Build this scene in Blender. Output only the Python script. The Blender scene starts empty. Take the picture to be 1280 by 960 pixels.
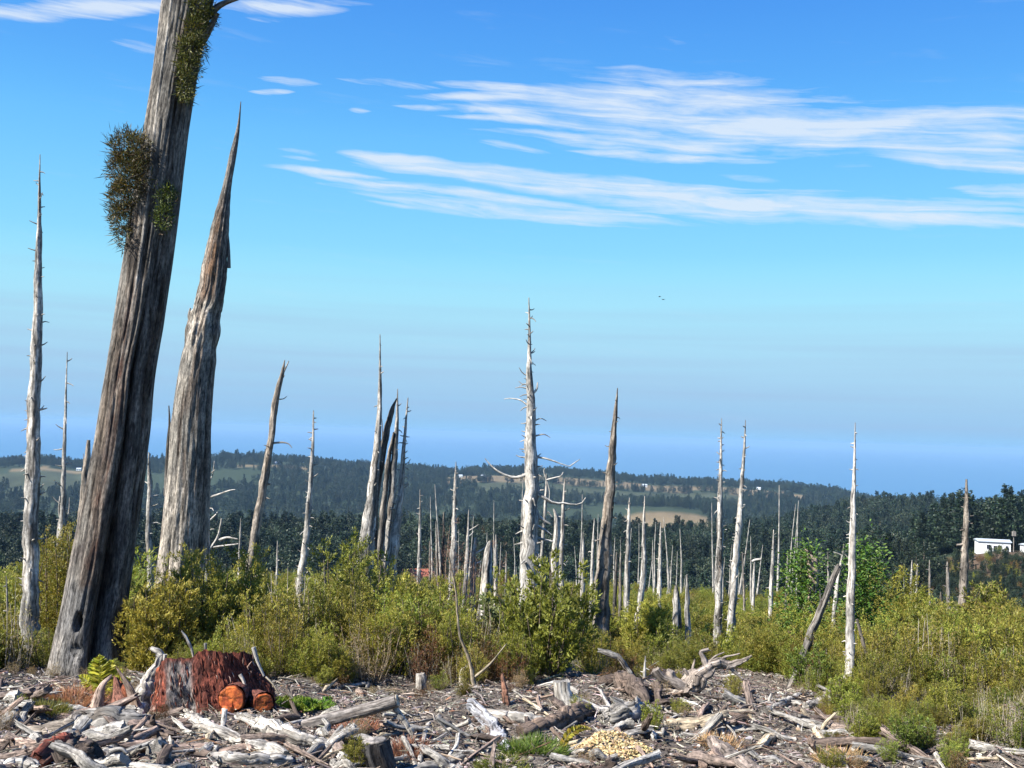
import bpy, math, random
import numpy as np
from mathutils import Vector, Matrix
random.seed(5)
RNG = np.random.default_rng(11)
SC = bpy.context.scene
COL = SC.collection
R = math.radians

# ------------------------------------------------------------------ camera
F = 1372.0                      # focal length in photo pixels (1280 x 960)
ZC = 3.0
PITCH, ROLL = R(2.60), R(1.75)
_f = np.array([0, math.cos(PITCH), math.sin(PITCH)])
_r0 = np.array([1.0, 0, 0]); _u0 = np.array([0, -math.sin(PITCH), math.cos(PITCH)])
_r = math.cos(ROLL) * _r0 + math.sin(ROLL) * _u0
_u = -math.sin(ROLL) * _r0 + math.cos(ROLL) * _u0
CAMP = np.array([0, 0, ZC])
cd = bpy.data.cameras.new('camera'); cam = bpy.data.objects.new('camera', cd); COL.objects.link(cam)
cd.sensor_width = 36; cd.lens = 36 * F / 1280; cd.clip_start = 0.1; cd.clip_end = 120000
cam.matrix_world = Matrix(((_r[0], _u[0], -_f[0], 0), (_r[1], _u[1], -_f[1], 0), (_r[2], _u[2], -_f[2], ZC), (0, 0, 0, 1)))
SC.camera = cam

def ray(px, py):
    return _f + (px - 640) / F * _r + (480 - py) / F * _u
def at(px, py, d):
    v = ray(px, py)
    return CAMP + v * (d / v[1])
def pix(p):
    q = np.asarray(p, float) - CAMP
    w = q @ _f
    return 640 + F * (q @ _r) / w, 480 - F * (q @ _u) / w

# ------------------------------------------------------------------ light, sky, exposure
SUN_AZ, SUN_EL = R(243), R(43)          # clockwise from +Y
sdir = Vector((math.sin(SUN_AZ) * math.cos(SUN_EL), math.cos(SUN_AZ) * math.cos(SUN_EL), math.sin(SUN_EL)))
sl = bpy.data.lights.new('sun', 'SUN'); sl.energy = 4.9; sl.angle = R(0.53); sl.color = (1.0, 0.955, 0.88)
so = bpy.data.objects.new('sun', sl); COL.objects.link(so); so.rotation_euler = sdir.to_track_quat('Z', 'Y').to_euler()
SC.view_settings.view_transform = 'Standard'; SC.view_settings.look = 'None'
SC.view_settings.exposure = 1.4; SC.view_settings.gamma = 1.0
cy = SC.cycles
cy.max_bounces = 6; cy.diffuse_bounces = 3; cy.glossy_bounces = 2; cy.transmission_bounces = 3
cy.transparent_max_bounces = 6; cy.volume_bounces = 0
cy.use_denoising = True; cy.use_adaptive_sampling = True; cy.adaptive_threshold = 0.012

class NT:
    """small helper for node trees"""
    def __init__(s, nt): s.nt = nt
    def new(s, t, **kw):
        n = s.nt.nodes.new(t)
        for k, v in kw.items(): setattr(n, k, v)
        return n
    def link(s, a, b): s.nt.links.new(a, b)
    def put(s, sock, v):
        if isinstance(v, (int, float)): sock.default_value = v
        elif isinstance(v, (tuple, list)): sock.default_value = v
        else: s.nt.links.new(v, sock)
    def m(s, op, a, b=None, c=None, clamp=False):
        n = s.nt.nodes.new('ShaderNodeMath'); n.operation = op; n.use_clamp = clamp
        s.put(n.inputs[0], a)
        if b is not None: s.put(n.inputs[1], b)
        if c is not None: s.put(n.inputs[2], c)
        return n.outputs[0]
    def mix(s, f, a, b, mode='MIX'):
        n = s.nt.nodes.new('ShaderNodeMix'); n.data_type = 'RGBA'; n.blend_type = mode
        s.put(n.inputs[0], f); s.put(n.inputs[6], a); s.put(n.inputs[7], b)
        return n.outputs[2]
    def ramp(s, fac, stops, mode='LINEAR'):
        n = s.nt.nodes.new('ShaderNodeValToRGB'); r = n.color_ramp; r.interpolation = mode
        while len(r.elements) < len(stops): r.elements.new(0.5)
        for e, (p, c) in zip(r.elements, stops):
            e.position = p; e.color = (c, c, c, 1) if isinstance(c, (int, float)) else (*c, 1)
        s.put(n.inputs[0], fac)
        return n.outputs[0]
    def noise(s, vec, scale, detail=4, rough=0.55, dist=0.0):
        n = s.nt.nodes.new('ShaderNodeTexNoise'); n.inputs['Scale'].default_value = scale
        n.inputs['Detail'].default_value = detail; n.inputs['Roughness'].default_value = rough
        n.inputs['Distortion'].default_value = dist
        if vec is not None: s.link(vec, n.inputs['Vector'])
        return n.outputs['Fac']
    def mapping(s, vec, scale, loc=(0, 0, 0), rot=(0, 0, 0)):
        n = s.nt.nodes.new('ShaderNodeMapping'); n.inputs['Scale'].default_value = scale
        n.inputs['Location'].default_value = loc; n.inputs['Rotation'].default_value = rot
        s.link(vec, n.inputs['Vector'])
        return n.outputs[0]

def azel(px, py):
    v = ray(px, py); v = v / np.linalg.norm(v)
    return math.atan2(v[0], v[1]), math.asin(v[2])

world = bpy.data.worlds.new('World'); SC.world = world; world.use_nodes = True
def build_sky():
    T = NT(world.node_tree)
    bg = world.node_tree.nodes['Background']
    sky = T.new('ShaderNodeTexSky', sky_type='NISHITA', sun_disc=False, sun_elevation=SUN_EL, sun_rotation=SUN_AZ)
    sky.altitude = 200; sky.air_density = 1.0; sky.dust_density = 0.6; sky.ozone_density = 3.0
    tc = T.new('ShaderNodeTexCoord')
    sp = T.new('ShaderNodeSeparateXYZ'); T.link(tc.outputs['Generated'], sp.inputs[0])
    x, y, z = sp.outputs
    el = T.m('ARCSINE', z)
    az = T.m('ARCTAN2', x, y)
    azw = T.m('WRAP', az, 0.628, -0.628)
    # the same tint all round, by elevation only: deep blue above, cyan glow, lavender sea haze at the horizon
    eln = T.m('DIVIDE', T.m('MAXIMUM', el, 0.0), 0.5, clamp=True)
    tint = T.mix(1.0, T.ramp(eln, SKY_STOPS, 'B_SPLINE'), (SKYK, SKYK, SKYK, 1), 'MULTIPLY')
    hazef = T.ramp(eln, [(0.0, 1.0), (0.10, 0.97), (0.30, 0.93), (1.0, 0.9)])
    base = T.mix(hazef, sky.outputs[0], tint)
    # thin grey-violet bands of sea haze low down
    cb = T.new('ShaderNodeCombineXYZ'); T.link(T.m('MULTIPLY', azw, 1.6), cb.inputs[0]); T.link(T.m('MULTIPLY', el, 70), cb.inputs[1])
    nb = T.noise(cb.outputs[0], 1.0, 3, 0.5)
    low = T.ramp(eln, [(0.0, 0.0), (0.02, 1.0), (0.16, 0.7), (0.30, 0.0)])
    nbf = T.m('MULTIPLY', T.m('MULTIPLY', T.m('SUBTRACT', nb, 0.42), 2.2, clamp=True), low)
    base = T.mix(T.m('MULTIPLY', nbf, 0.75), base, SKY_BAND)
    # cirrus: streaks with fibres along them
    cv = T.new('ShaderNodeCombineXYZ'); T.link(azw, cv.inputs[0]); T.link(el, cv.inputs[1])
    wn = T.new('ShaderNodeTexNoise'); wn.inputs['Scale'].default_value = 9; wn.inputs['Detail'].default_value = 3
    T.link(cv.outputs[0], wn.inputs['Vector'])
    wsep = T.new('ShaderNodeSeparateColor'); T.link(wn.outputs['Color'], wsep.inputs[0])
    wx = T.m('ADD', azw, T.m('MULTIPLY', T.m('SUBTRACT', wsep.outputs[0], 0.5), 0.05))
    wy = T.m('ADD', el, T.m('MULTIPLY', T.m('SUBTRACT', wsep.outputs[1], 0.5), 0.012))
    tot = None
    for (x0, y0, x1, y1, w, stg) in CLOUDS:
        a0, e0 = azel(x0, y0); a1, e1 = azel(x1, y1)
        L = math.hypot(a1 - a0, e1 - e0); ux, uy = (a1 - a0) / L, (e1 - e0) / L
        dx = T.m('SUBTRACT', wx, a0); dy = T.m('SUBTRACT', wy, e0)
        t = T.m('DIVIDE', T.m('ADD', T.m('MULTIPLY', dx, ux), T.m('MULTIPLY', dy, uy)), L, clamp=True)
        s = T.m('DIVIDE', T.m('SUBTRACT', T.m('MULTIPLY', dy, ux), T.m('MULTIPLY', dx, uy)), w / F)
        prof = T.m('POWER', T.m('MULTIPLY', T.m('MULTIPLY', t, T.m('SUBTRACT', 1.0, t)), 4.0), 0.85)
        q = T.m('SUBTRACT', 1.0, T.m('DIVIDE', T.m('MULTIPLY', s, s), T.m('ADD', T.m('MULTIPLY', prof, prof), 0.01)), clamp=True)
        mk = T.m('MULTIPLY', T.m('MULTIPLY', q, T.m('POWER', prof, 0.5)), stg)
        tot = mk if tot is None else T.m('SMOOTH_MAX', tot, mk, 0.15)
    rot = T.new('ShaderNodeCombineXYZ')
    T.link(T.m('MULTIPLY', T.m('ADD', wx, T.m('MULTIPLY', wy, -0.2)), 6.5), rot.inputs[0])
    T.link(T.m('MULTIPLY', T.m('ADD', wy, T.m('MULTIPLY', wx, 0.075)), 95.0), rot.inputs[1])
    fib = T.noise(rot.outputs[0], 1.0, 7, 0.62, 0.6)
    puff = T.noise(T.mapping(rot.outputs[0], (2.5, 0.5, 1)), 1.0, 4, 0.6)
    fm = T.m('ADD', T.m('MULTIPLY', fib, 0.75), T.m('MULTIPLY', puff, 0.25))
    al = T.m('MULTIPLY', T.m('SUBTRACT', T.m('ADD', tot, T.m('MULTIPLY', T.m('SUBTRACT', fm, 0.5), 3.2)), 0.33), 1.25, clamp=True)
    al = T.m('MULTIPLY', al, T.m('MULTIPLY', tot, 2.5, clamp=True))
    al = T.m('MULTIPLY', T.m('POWER', al, 1.15), 0.86)
    out = T.mix(al, base, SKY_CLOUD)
    T.link(out, bg.inputs[0]); bg.inputs[1].default_value = 0.1
def lin(r, g, b, k=1.0):
    f = lambda c: (c / 255 / 12.92) if c <= 10 else ((c / 255 + 0.055) / 1.055) ** 2.4
    return (f(r) * k, f(g) * k, f(b) * k)
SKYK = 10 / 2 ** SC.view_settings.exposure          # radiance seen in the photo / (background strength, exposure)
SKY_STOPS = [(0.0, lin(148, 204, 246)), (0.035, lin(152, 197, 237)), (0.14, lin(168, 213, 241)), (0.24, lin(166, 231, 251)),
             (0.33, lin(136, 218, 255)), (0.52, lin(98, 190, 255)), (0.64, lin(80, 168, 250)), (0.80, lin(60, 146, 240)), (1.0, lin(42, 118, 226))]
SKY_BAND = (*lin(164, 190, 226, SKYK), 1)
SKY_CLOUD = (*lin(226, 238, 252, SKYK), 1)
CLOUDS = [  # x0,y0,x1,y1, half thickness px, strength
    (560, 128, 1440, 158, 40, 1.0), (600, 118, 1080, 122, 44, .95), (740, 82, 1040, 122, 22, .8), (690, 98, 900, 98, 14, .6), (420, 97, 560, 110, 7, .8), (520, 98, 800, 118, 10, .9), (505, 118, 720, 121, 9, .9), (495, 131, 720, 142, 9, .9), (540, 144, 800, 156, 8, .85), (440, 137, 475, 139, 5, .6),
    (575, 163, 830, 172, 8, .8), (640, 168, 980, 186, 12, .95), (700, 186, 980, 202, 10, .8), (585, 178, 690, 192, 8, .75), (1000, 140, 1440, 142, 18, .75),
    (305, 203, 500, 222, 8, .85), (335, 185, 410, 194, 5, .65), (335, 195, 400, 200, 4, .5), (410, 188, 580, 210, 13, .95), (410, 198, 860, 236, 14, 1.0), (500, 205, 1420, 280, 28, 1.0), (380, 226, 900, 284, 17, 1.0), (360, 214, 760, 262, 11, .9), (700, 228, 1440, 262, 18, .8), (480, 252, 660, 274, 7, .6), (440, 250, 560, 262, 5, .45),
    (1010, 176, 1460, 222, 19, .95), (1130, 255, 1460, 268, 22, .75), (1180, 236, 1460, 248, 16, .8), (-120, 11, 300, 4, 16, 1.0), (230, 2, 480, 6, 15, .95), (280, 21, 370, 22, 7, .6), (130, 50, 215, 70, 11, .7), (-60, 20, 110, 14, 9, .6),
    (308, 93, 415, 106, 7, .9), (305, 112, 368, 114, 5, .8), (1000, 208, 1120, 212, 8, .45), (890, 216, 985, 226, 7, .45), (830, 44, 890, 52, 7, .35), (60, 405, 480, 450, 10, .3)]
build_sky()

# ------------------------------------------------------------------ numpy helpers
def _hash(ix, iy, iz, seed):
    h = (ix * 374761393 + iy * 668265263 + iz * 2147483647 + seed * 1274126177) & 0xFFFFFFFF
    h = ((h ^ (h >> 13)) * 1274126177) & 0xFFFFFFFF
    h = ((h ^ (h >> 16)) * 2246822519) & 0xFFFFFFFF
    return ((h ^ (h >> 15)) & 0xFFFFFF) / float(0xFFFFFF)
def vn(x, y=0.0, z=0.0, seed=0):
    x, y, z = np.broadcast_arrays(np.asarray(x, float), np.asarray(y, float), np.asarray(z, float))
    ix, iy, iz = np.floor(x).astype(np.int64), np.floor(y).astype(np.int64), np.floor(z).astype(np.int64)
    fx, fy, fz = x - ix, y - iy, z - iz
    fx, fy, fz = fx * fx * (3 - 2 * fx), fy * fy * (3 - 2 * fy), fz * fz * (3 - 2 * fz)
    r = 0
    for a in (0, 1):
        for b in (0, 1):
            for c in (0, 1):
                r = r + (fx if a else 1 - fx) * (fy if b else 1 - fy) * (fz if c else 1 - fz) * _hash(ix + a, iy + b, iz + c, seed)
    return r
def fbm(x, y=0.0, z=0.0, seed=0, oct=4, gain=0.5):
    r, a, t, f = 0, 1.0, 0, 1.0
    for o in range(oct):
        r = r + a * vn(np.asarray(x) * f, np.asarray(y) * f, np.asarray(z) * f, seed + o * 17); t += a; a *= gain; f *= 2.03
    return r / t
def sstep(a, b, x):
    t = np.clip((np.asarray(x, float) - a) / (b - a), 0, 1); return t * t * (3 - 2 * t)
def nrm(v):
    return v / np.maximum(np.linalg.norm(v, axis=-1, keepdims=True), 1e-9)
def runit(n, rng=RNG):
    return nrm(rng.normal(size=(n, 3)))

class MB:
    """collects vertices, faces, a colour and a grain coordinate per vertex; build() links them as ONE mesh object"""
    def __init__(s): s.v, s.c, s.g, s.f, s.fm, s.n = [], [], [], [], [], 0
    def add(s, v, faces, col, grain=None, mat=0):
        v = np.asarray(v, float).reshape(-1, 3); n = len(v)
        c = np.asarray(col, float)
        if c.ndim == 1: c = np.tile(c, (n, 1))
        s.v.append(v); s.c.append(c); s.g.append(v if grain is None else np.asarray(grain, float))
        for f in faces:
            f = np.asarray(f, np.int64)
            if len(f): s.f.append(f + s.n); s.fm.append(mat)
        s.n += n
    def mesh(s, name, mats, smooth=True):
        me = bpy.data.meshes.new(name)
        v = np.concatenate(s.v); c = np.concatenate(s.c); g = np.concatenate(s.g)
        loops = np.concatenate([f.ravel() for f in s.f])
        sizes = np.concatenate([np.full(len(f), f.shape[1], np.int64) for f in s.f])
        mi = np.concatenate([np.full(len(f), m, np.int64) for f, m in zip(s.f, s.fm)])
        starts = np.concatenate([[0], np.cumsum(sizes)[:-1]])
        me.vertices.add(len(v)); me.vertices.foreach_set('co', v.astype(np.float32).ravel())
        me.loops.add(len(loops)); me.loops.foreach_set('vertex_index', loops.astype(np.int32))
        me.polygons.add(len(sizes)); me.polygons.foreach_set('loop_start', starts.astype(np.int32))
        me.polygons.foreach_set('loop_total', sizes.astype(np.int32))
        me.polygons.foreach_set('material_index', mi.astype(np.int32))
        me.polygons.foreach_set('use_smooth', np.full(len(sizes), smooth))
        ca = me.attributes.new('tint', 'FLOAT_COLOR', 'POINT')
        ca.data.foreach_set('color', np.concatenate([c, np.ones((len(c), 1))], 1).astype(np.float32).ravel())
        ga = me.attributes.new('grain', 'FLOAT_VECTOR', 'POINT'); ga.data.foreach_set('vector', g.astype(np.float32).ravel())
        for m in (mats if isinstance(mats, (list, tuple)) else [mats]): me.materials.append(m)
        me.update(calc_edges=True)
        return me
    def build(s, name, mats, parent=None, smooth=True):
        o = bpy.data.objects.new(name, s.mesh(name, mats, smooth)); COL.objects.link(o)
        if parent is not None:
            o.parent = parent; o.matrix_parent_inverse = Matrix.Translation(parent.location).inverted()
        return o

def tag(o, label=None, cat=None, group=None, kind=None):
    for k, v in (('label', label), ('category', cat), ('group', group), ('kind', kind)):
        if v: o[k] = v
    return o
def empty(name, loc, label=None, cat=None, group=None):
    o = bpy.data.objects.new(name, None); COL.objects.link(o); o.location = [float(a) for a in loc]; o.empty_display_size = 0.3
    return tag(o, label, cat, group)
def copy_tree(o, parent=None):
    c = o.copy(); COL.objects.link(c)
    if parent is not None: c.parent = parent
    for ch in o.children: copy_tree(ch, c)
    return c

def spline(P, n):
    P = np.asarray(P, float); k = len(P)
    if k == 2:
        t = np.linspace(0, 1, n)[:, None]; return P[0] * (1 - t) + P[1] * t
    d = np.concatenate([[0], np.cumsum(np.linalg.norm(np.diff(P[:, :3], axis=0), axis=1))]); d /= d[-1]
    Q = np.vstack([2 * P[0] - P[1], P, 2 * P[-1] - P[-2]])
    out = []
    for t in np.linspace(0, 1, n):
        i = min(max(np.searchsorted(d, t) - 1, 0), k - 2); u = (t - d[i]) / max(d[i + 1] - d[i], 1e-9)
        a, b, c, e = Q[i:i + 4]
        out.append(0.5 * ((2 * b) + (c - a) * u + (2 * a - 5 * b + 4 * c - e) * u * u + (3 * b - a - 3 * c + e) * u ** 3))
    return np.array(out)

def frames(P, up=None):
    T = nrm(np.gradient(P, axis=0))
    n0 = np.cross(T[0], [0, 1, 0] if abs(T[0][1]) < 0.9 else [0, 0, 1]); n0 /= np.linalg.norm(n0)
    N = np.zeros_like(P); N[0] = n0
    for i in range(1, len(P)):
        v = N[i - 1] - T[i] * (N[i - 1] @ T[i]); N[i] = v / np.linalg.norm(v)
    return T, N, np.cross(T, N)

def tube(mb, P, Rad, seg, col, seed=0, flute=0.12, freq=2.2, along=0.6, cap=(True, True), capcol=None, knots=0.0, colfn=None, dispfn=None, jag=(0, 0), capmat=0, mat=0, flat=1.0, rough=0.0, postfn=None):
    """a fluted, knotted tube along P. jag: how far each end is torn (m)"""
    n = len(P); T, N, B = frames(P)
    th = np.linspace(0, 2 * np.pi, seg, endpoint=False)
    s = np.concatenate([[0], np.cumsum(np.linalg.norm(np.diff(P, axis=0), axis=1))])
    TH, S = np.meshgrid(th, s); Rr = np.asarray(Rad, float)[:, None] * np.ones_like(TH)
    cx, cyy = np.cos(TH), np.sin(TH)
    amp = fbm(cx * freq + 7, cyy * freq + 7, S * along / 1.0, seed, 3) - 0.5
    amp2 = np.abs(fbm(cx * freq * 3 + 3, cyy * freq * 3, S * along * 1.3, seed + 5, 2) - 0.5)
    disp = 1 + flute * (2.0 * amp) - flute * 0.8 * np.clip(0.12 - amp2, 0, 1) * 6
    if knots: disp += knots * np.clip(fbm(cx * 1.5, cyy * 1.5, S * 2.2 / max(np.mean(Rad) * 8, .1), seed + 9, 2) - 0.58, 0, 1) * 5
    if rough: disp += rough * (2 * fbm(cx * 4, cyy * 4, S * 2.6 / max(np.mean(Rad) * 8, .25), seed + 13, 3) - 1)
    if dispfn is not None: disp = dispfn(TH, S, disp)
    Rr = Rr * disp
    V = P[:, None, :] + N[:, None, :] * (Rr * cx)[..., None] + B[:, None, :] * (Rr * cyy * flat)[..., None]
    if postfn is not None: V = postfn(V, TH, S)
    if jag[0]:
        j = (fbm(cx * 3 + 1, cyy * 3, 0, seed + 21, 3) - 0.35) * jag[0] * 2
        w = np.clip(1 - S / (jag[0] * 2 + 1e-6), 0, 1); V -= T[0][None, None, :] * (j * w)[..., None]
    if jag[1]:
        j = (fbm(cx * 3 + 1, cyy * 3, 0, seed + 31, 3) - 0.35) * jag[1] * 2
        w = np.clip(1 - (s[-1] - S) / (jag[1] * 2 + 1e-6), 0, 1); V += T[-1][None, None, :] * (j * w)[..., None]
    g = np.stack([Rr * cx + seed * 3.1, Rr * cyy + seed * 1.7, S + seed * 0.77], -1)
    C = np.tile(np.asarray(col, float), (n, seg, 1)) if colfn is None else colfn(TH, S, s[-1])
    i = np.arange(n - 1)[:, None] * seg + np.arange(seg)[None, :]
    j = np.arange(n - 1)[:, None] * seg + (np.arange(seg)[None, :] + 1) % seg
    q = np.stack([i, j, j + seg, i + seg], -1).reshape(-1, 4)
    mb.add(V.reshape(-1, 3), [q], C.reshape(-1, 3), g.reshape(-1, 3), mat)
    for e, k in ((0, 0), (1, n - 1)):
        if not cap[e]: continue
        ring = V[k]; ctr = ring.mean(0) - (T[k] * (-1 if e else 1)) * 0 
        cc = C[k] if capcol is None else np.tile(capcol, (seg, 1))
        vv = np.vstack([ring, ctr[None]]); a = np.arange(seg); b = (a + 1) % seg
        tri = np.stack([a, b, np.full(seg, seg)], -1) if e else np.stack([b, a, np.full(seg, seg)], -1)
        gg = np.vstack([np.stack([Rad[k] * np.cos(th) * 6, Rad[k] * np.sin(th) * 6, np.full(seg, seed)], -1), [[0, 0, seed]]])
        mb.add(vv, [tri], np.vstack([cc, cc.mean(0)[None]]), gg, capmat)
    return V

LIGHTWARD = np.array([-.35, -.3, .6])      # leaves turn roughly to the open sky
def leaf_quads(mb, c, d, L, W, col, rng=RNG, bend=0.0):
    """n diamond leaves: base c, direction d, length L, width W"""
    n = len(c); side = nrm(np.cross(d, runit(n, rng) * .9 + LIGHTWARD))
    L = np.broadcast_to(L, (n,))[:, None]; W = np.broadcast_to(W, (n,))[:, None]
    up = np.cross(side, d)
    a = c; b = c + d * L * 0.45 + side * W * 0.5 + up * L * bend; t = c + d * L; e = c + d * L * 0.45 - side * W * 0.5 + up * L * bend
    v = np.stack([a, b, t, e], 1).reshape(-1, 3)
    mb.add(v, [np.arange(4 * n).reshape(-1, 4)], np.repeat(col, 4, 0))

def pal(n, cols, weights=None, jit=0.18, rng=RNG):
    cols = np.asarray(cols, float); k = rng.choice(len(cols), n, p=weights)
    return np.clip(cols[k] * (1 + rng.normal(0, jit, (n, 1))) * (1 + rng.normal(0, 0.06, (n, 3))), 0.002, 0.9)

MARKS = [(20, 'the leftmost pale tree'), (95, 'the thickest trunk'), (200, 'the second thickest trunk'), (268, 'the red stump'), (325, 'the slim hooked dead tree'), (385, 'the needle-tipped pale snag'), (465, 'the cluster of grey trunks'), (545, 'the bare brown bush'), (605, 'the stout broken stub'), (670, 'the bright central bush'),
         (752, 'the spear-tipped tree'), (800, 'the bent white snag'), (850, 'the short forked snag'), (908, 'the twin snags'), (975, 'the young conifers'), (1030, 'the leaning brown trunk'), (1085, 'the bright white tree'), (1150, 'the rusty patch on the right'), (1206, 'the lone right-hand snag'), (1262, 'the white house')]
def mark(px):
    return min(MARKS, key=lambda m_: abs(m_[0] - px))[1]

# ------------------------------------------------------------------ materials
def mat_new(name):
    m = bpy.data.materials.new(name); m.use_nodes = True
    T = NT(m.node_tree); b = m.node_tree.nodes['Principled BSDF']
    return m, T, b
def wood_material(name, lo=0.45, hi=1.35, gx=16, gz=1.1, bump=0.6, rough=0.85, crack=0.55, blot=0.35):
    m, T, b = mat_new(name)
    at_ = T.new('ShaderNodeAttribute', attribute_name='tint'); ga = T.new('ShaderNodeAttribute', attribute_name='grain')
    oi = T.new('ShaderNodeObjectInfo')
    v = ga.outputs['Vector']
    n1 = T.noise(T.mapping(v, (gx, gx, gz)), 1.0, 6, 0.65, 0.3)
    n2 = T.noise(T.mapping(v, (gx * 2.6, gx * 2.6, gz * 1.4)), 1.0, 4, 0.6, 0.2)
    n3 = T.noise(T.mapping(v, (2.6, 2.6, 1.5)), 1.0, 4, 0.6)
    k = T.m('MULTIPLY', T.ramp(n1, [(0.34, lo), (0.5, 0.95), (0.66, hi)]), T.ramp(n2, [(0.38, 1 - crack), (0.45, 1.0)]))
    k = T.m('MULTIPLY', k, T.ramp(n3, [(0.3, 1 - blot), (0.55, 1.0), (0.75, 1 + blot * 0.5)]))
    k = T.m('MULTIPLY', k, T.ramp(T.noise(T.mapping(v, (30, 30, 17)), 1.0, 3, 0.6), [(0.38, .68), (0.5, 1.0), (0.62, 1.28)]))
    cb = T.new('ShaderNodeCombineColor'); [T.link(k, cb.inputs[i]) for i in range(3)]
    c = T.mix(1.0, at_.outputs['Color'], cb.outputs[0], 'MULTIPLY')
    warm = T.mix(T.m('MULTIPLY', T.m('SUBTRACT', n3, 0.45, clamp=True), 1.2), (1, 1, 1, 1), (1.0, 0.88, 0.74, 1))
    c = T.mix(1.0, c, warm, 'MULTIPLY')
    T.link(c, b.inputs['Base Color']); b.inputs['Roughness'].default_value = rough; b.inputs['Specular IOR Level'].default_value = 0.25
    bp = T.new('ShaderNodeBump'); bp.inputs['Strength'].default_value = bump; bp.inputs['Distance'].default_value = 0.02
    T.link(T.m('ADD', n1, T.m('MULTIPLY', n2, 0.7)), bp.inputs['Height']); T.link(bp.outputs[0], b.inputs['Normal'])
    return m
def leaf_material(name, trans=0.35, sat=1.0):
    m, T, b = mat_new(name)
    at_ = T.new('ShaderNodeAttribute', attribute_name='tint'); oi = T.new('ShaderNodeObjectInfo')
    hs = T.new('ShaderNodeHueSaturation'); T.link(at_.outputs['Color'], hs.inputs['Color'])
    T.link(T.m('ADD', 0.475, T.m('MULTIPLY', T.m('FRACT', T.m('MULTIPLY', oi.outputs['Random'], 7.31)), 0.055)), hs.inputs['Hue'])
    T.link(T.m('ADD', 0.62, T.m('MULTIPLY', oi.outputs['Random'], 0.66)), hs.inputs['Value']); hs.inputs['Saturation'].default_value = sat
    c = hs.outputs[0]
    T.link(c, b.inputs['Base Color']); b.inputs['Roughness'].default_value = 0.55; b.inputs['Specular IOR Level'].default_value = 0.3
    tr = T.new('ShaderNodeBsdfTranslucent'); T.link(T.mix(0.4, c, (1.0, 0.95, 0.3, 1), 'MULTIPLY'), tr.inputs['Color'])
    mx = T.new('ShaderNodeMixShader'); mx.inputs[0].default_value = trans
    T.link(b.outputs[0], mx.inputs[1]); T.link(tr.outputs[0], mx.inputs[2])
    T.link(mx.outputs[0], m.node_tree.nodes['Material Output'].inputs[0])
    return m
WOOD = wood_material('weathered_wood', .4, 1.4, 18, 1.6, .9, .85, .75, .4)
SNAGM = wood_material('bleached_snag_wood', 0.45, 1.3, 14, 1.6, 0.8, 0.85, 0.75, 0.6)
BIGM = wood_material('old_alerce_wood', 0.35, 1.6, 20, 3.2, 1.0, 0.9, 0.75, 0.6)
STUMPM = wood_material('fibrous_red_bark', 0.35, 1.7, 24, 8, 1.0, 0.9, 0.6, 0.4)
CUTM = wood_material('sawn_wood', 0.5, 1.4, 7, 7, 0.4, 0.75, 0.5, 0.35)
LITM = wood_material('litter_wood', 0.6, 1.3, 20, 3, 0.4, 0.9, 0.3, 0.3)
LEAFM = leaf_material('scrub_leaf', 0.34)
FARLEAF = leaf_material('forest_leaf', 0.10, 0.95)
MOSSM = leaf_material('epiphyte_leaf', 0.2)

# ------------------------------------------------------------------ terrain
RIDGE = np.array([(-900, 585), (-400, 578), (0, 573), (60, 571), (100, 576), (150, 573), (200, 573), (280, 567), (350, 568), (420, 574), (455, 579), (520, 582), (560, 587), (620, 584), (700, 585), (760, 590), (800, 595), (860, 598), (900, 599), (950, 602), (1000, 606), (1050, 613), (1100, 624), (1150, 642), (1250, 668), (1700, 720), (2200, 760)], float)
HILL = np.array([(-900, 720), (500, 720), (800, 700), (860, 690), (900, 673), (930, 656), (960, 649), (1000, 641), (1050, 631), (1080, 625), (1110, 623), (1150, 623), (1200, 625), (1235, 630), (1255, 625), (1280, 619), (1400, 602), (1800, 590), (2200, 600)], float)
def zrow(px, row, d, tree):
    px = np.asarray(px, float); row = np.asarray(row, float)
    v = _f[None] + ((px - 640) / F)[:, None] * _r[None] + ((480 - row) / F)[:, None] * _u[None]
    return ZC + v[:, 2] / np.hypot(v[:, 0], v[:, 1]) * d - tree
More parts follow.
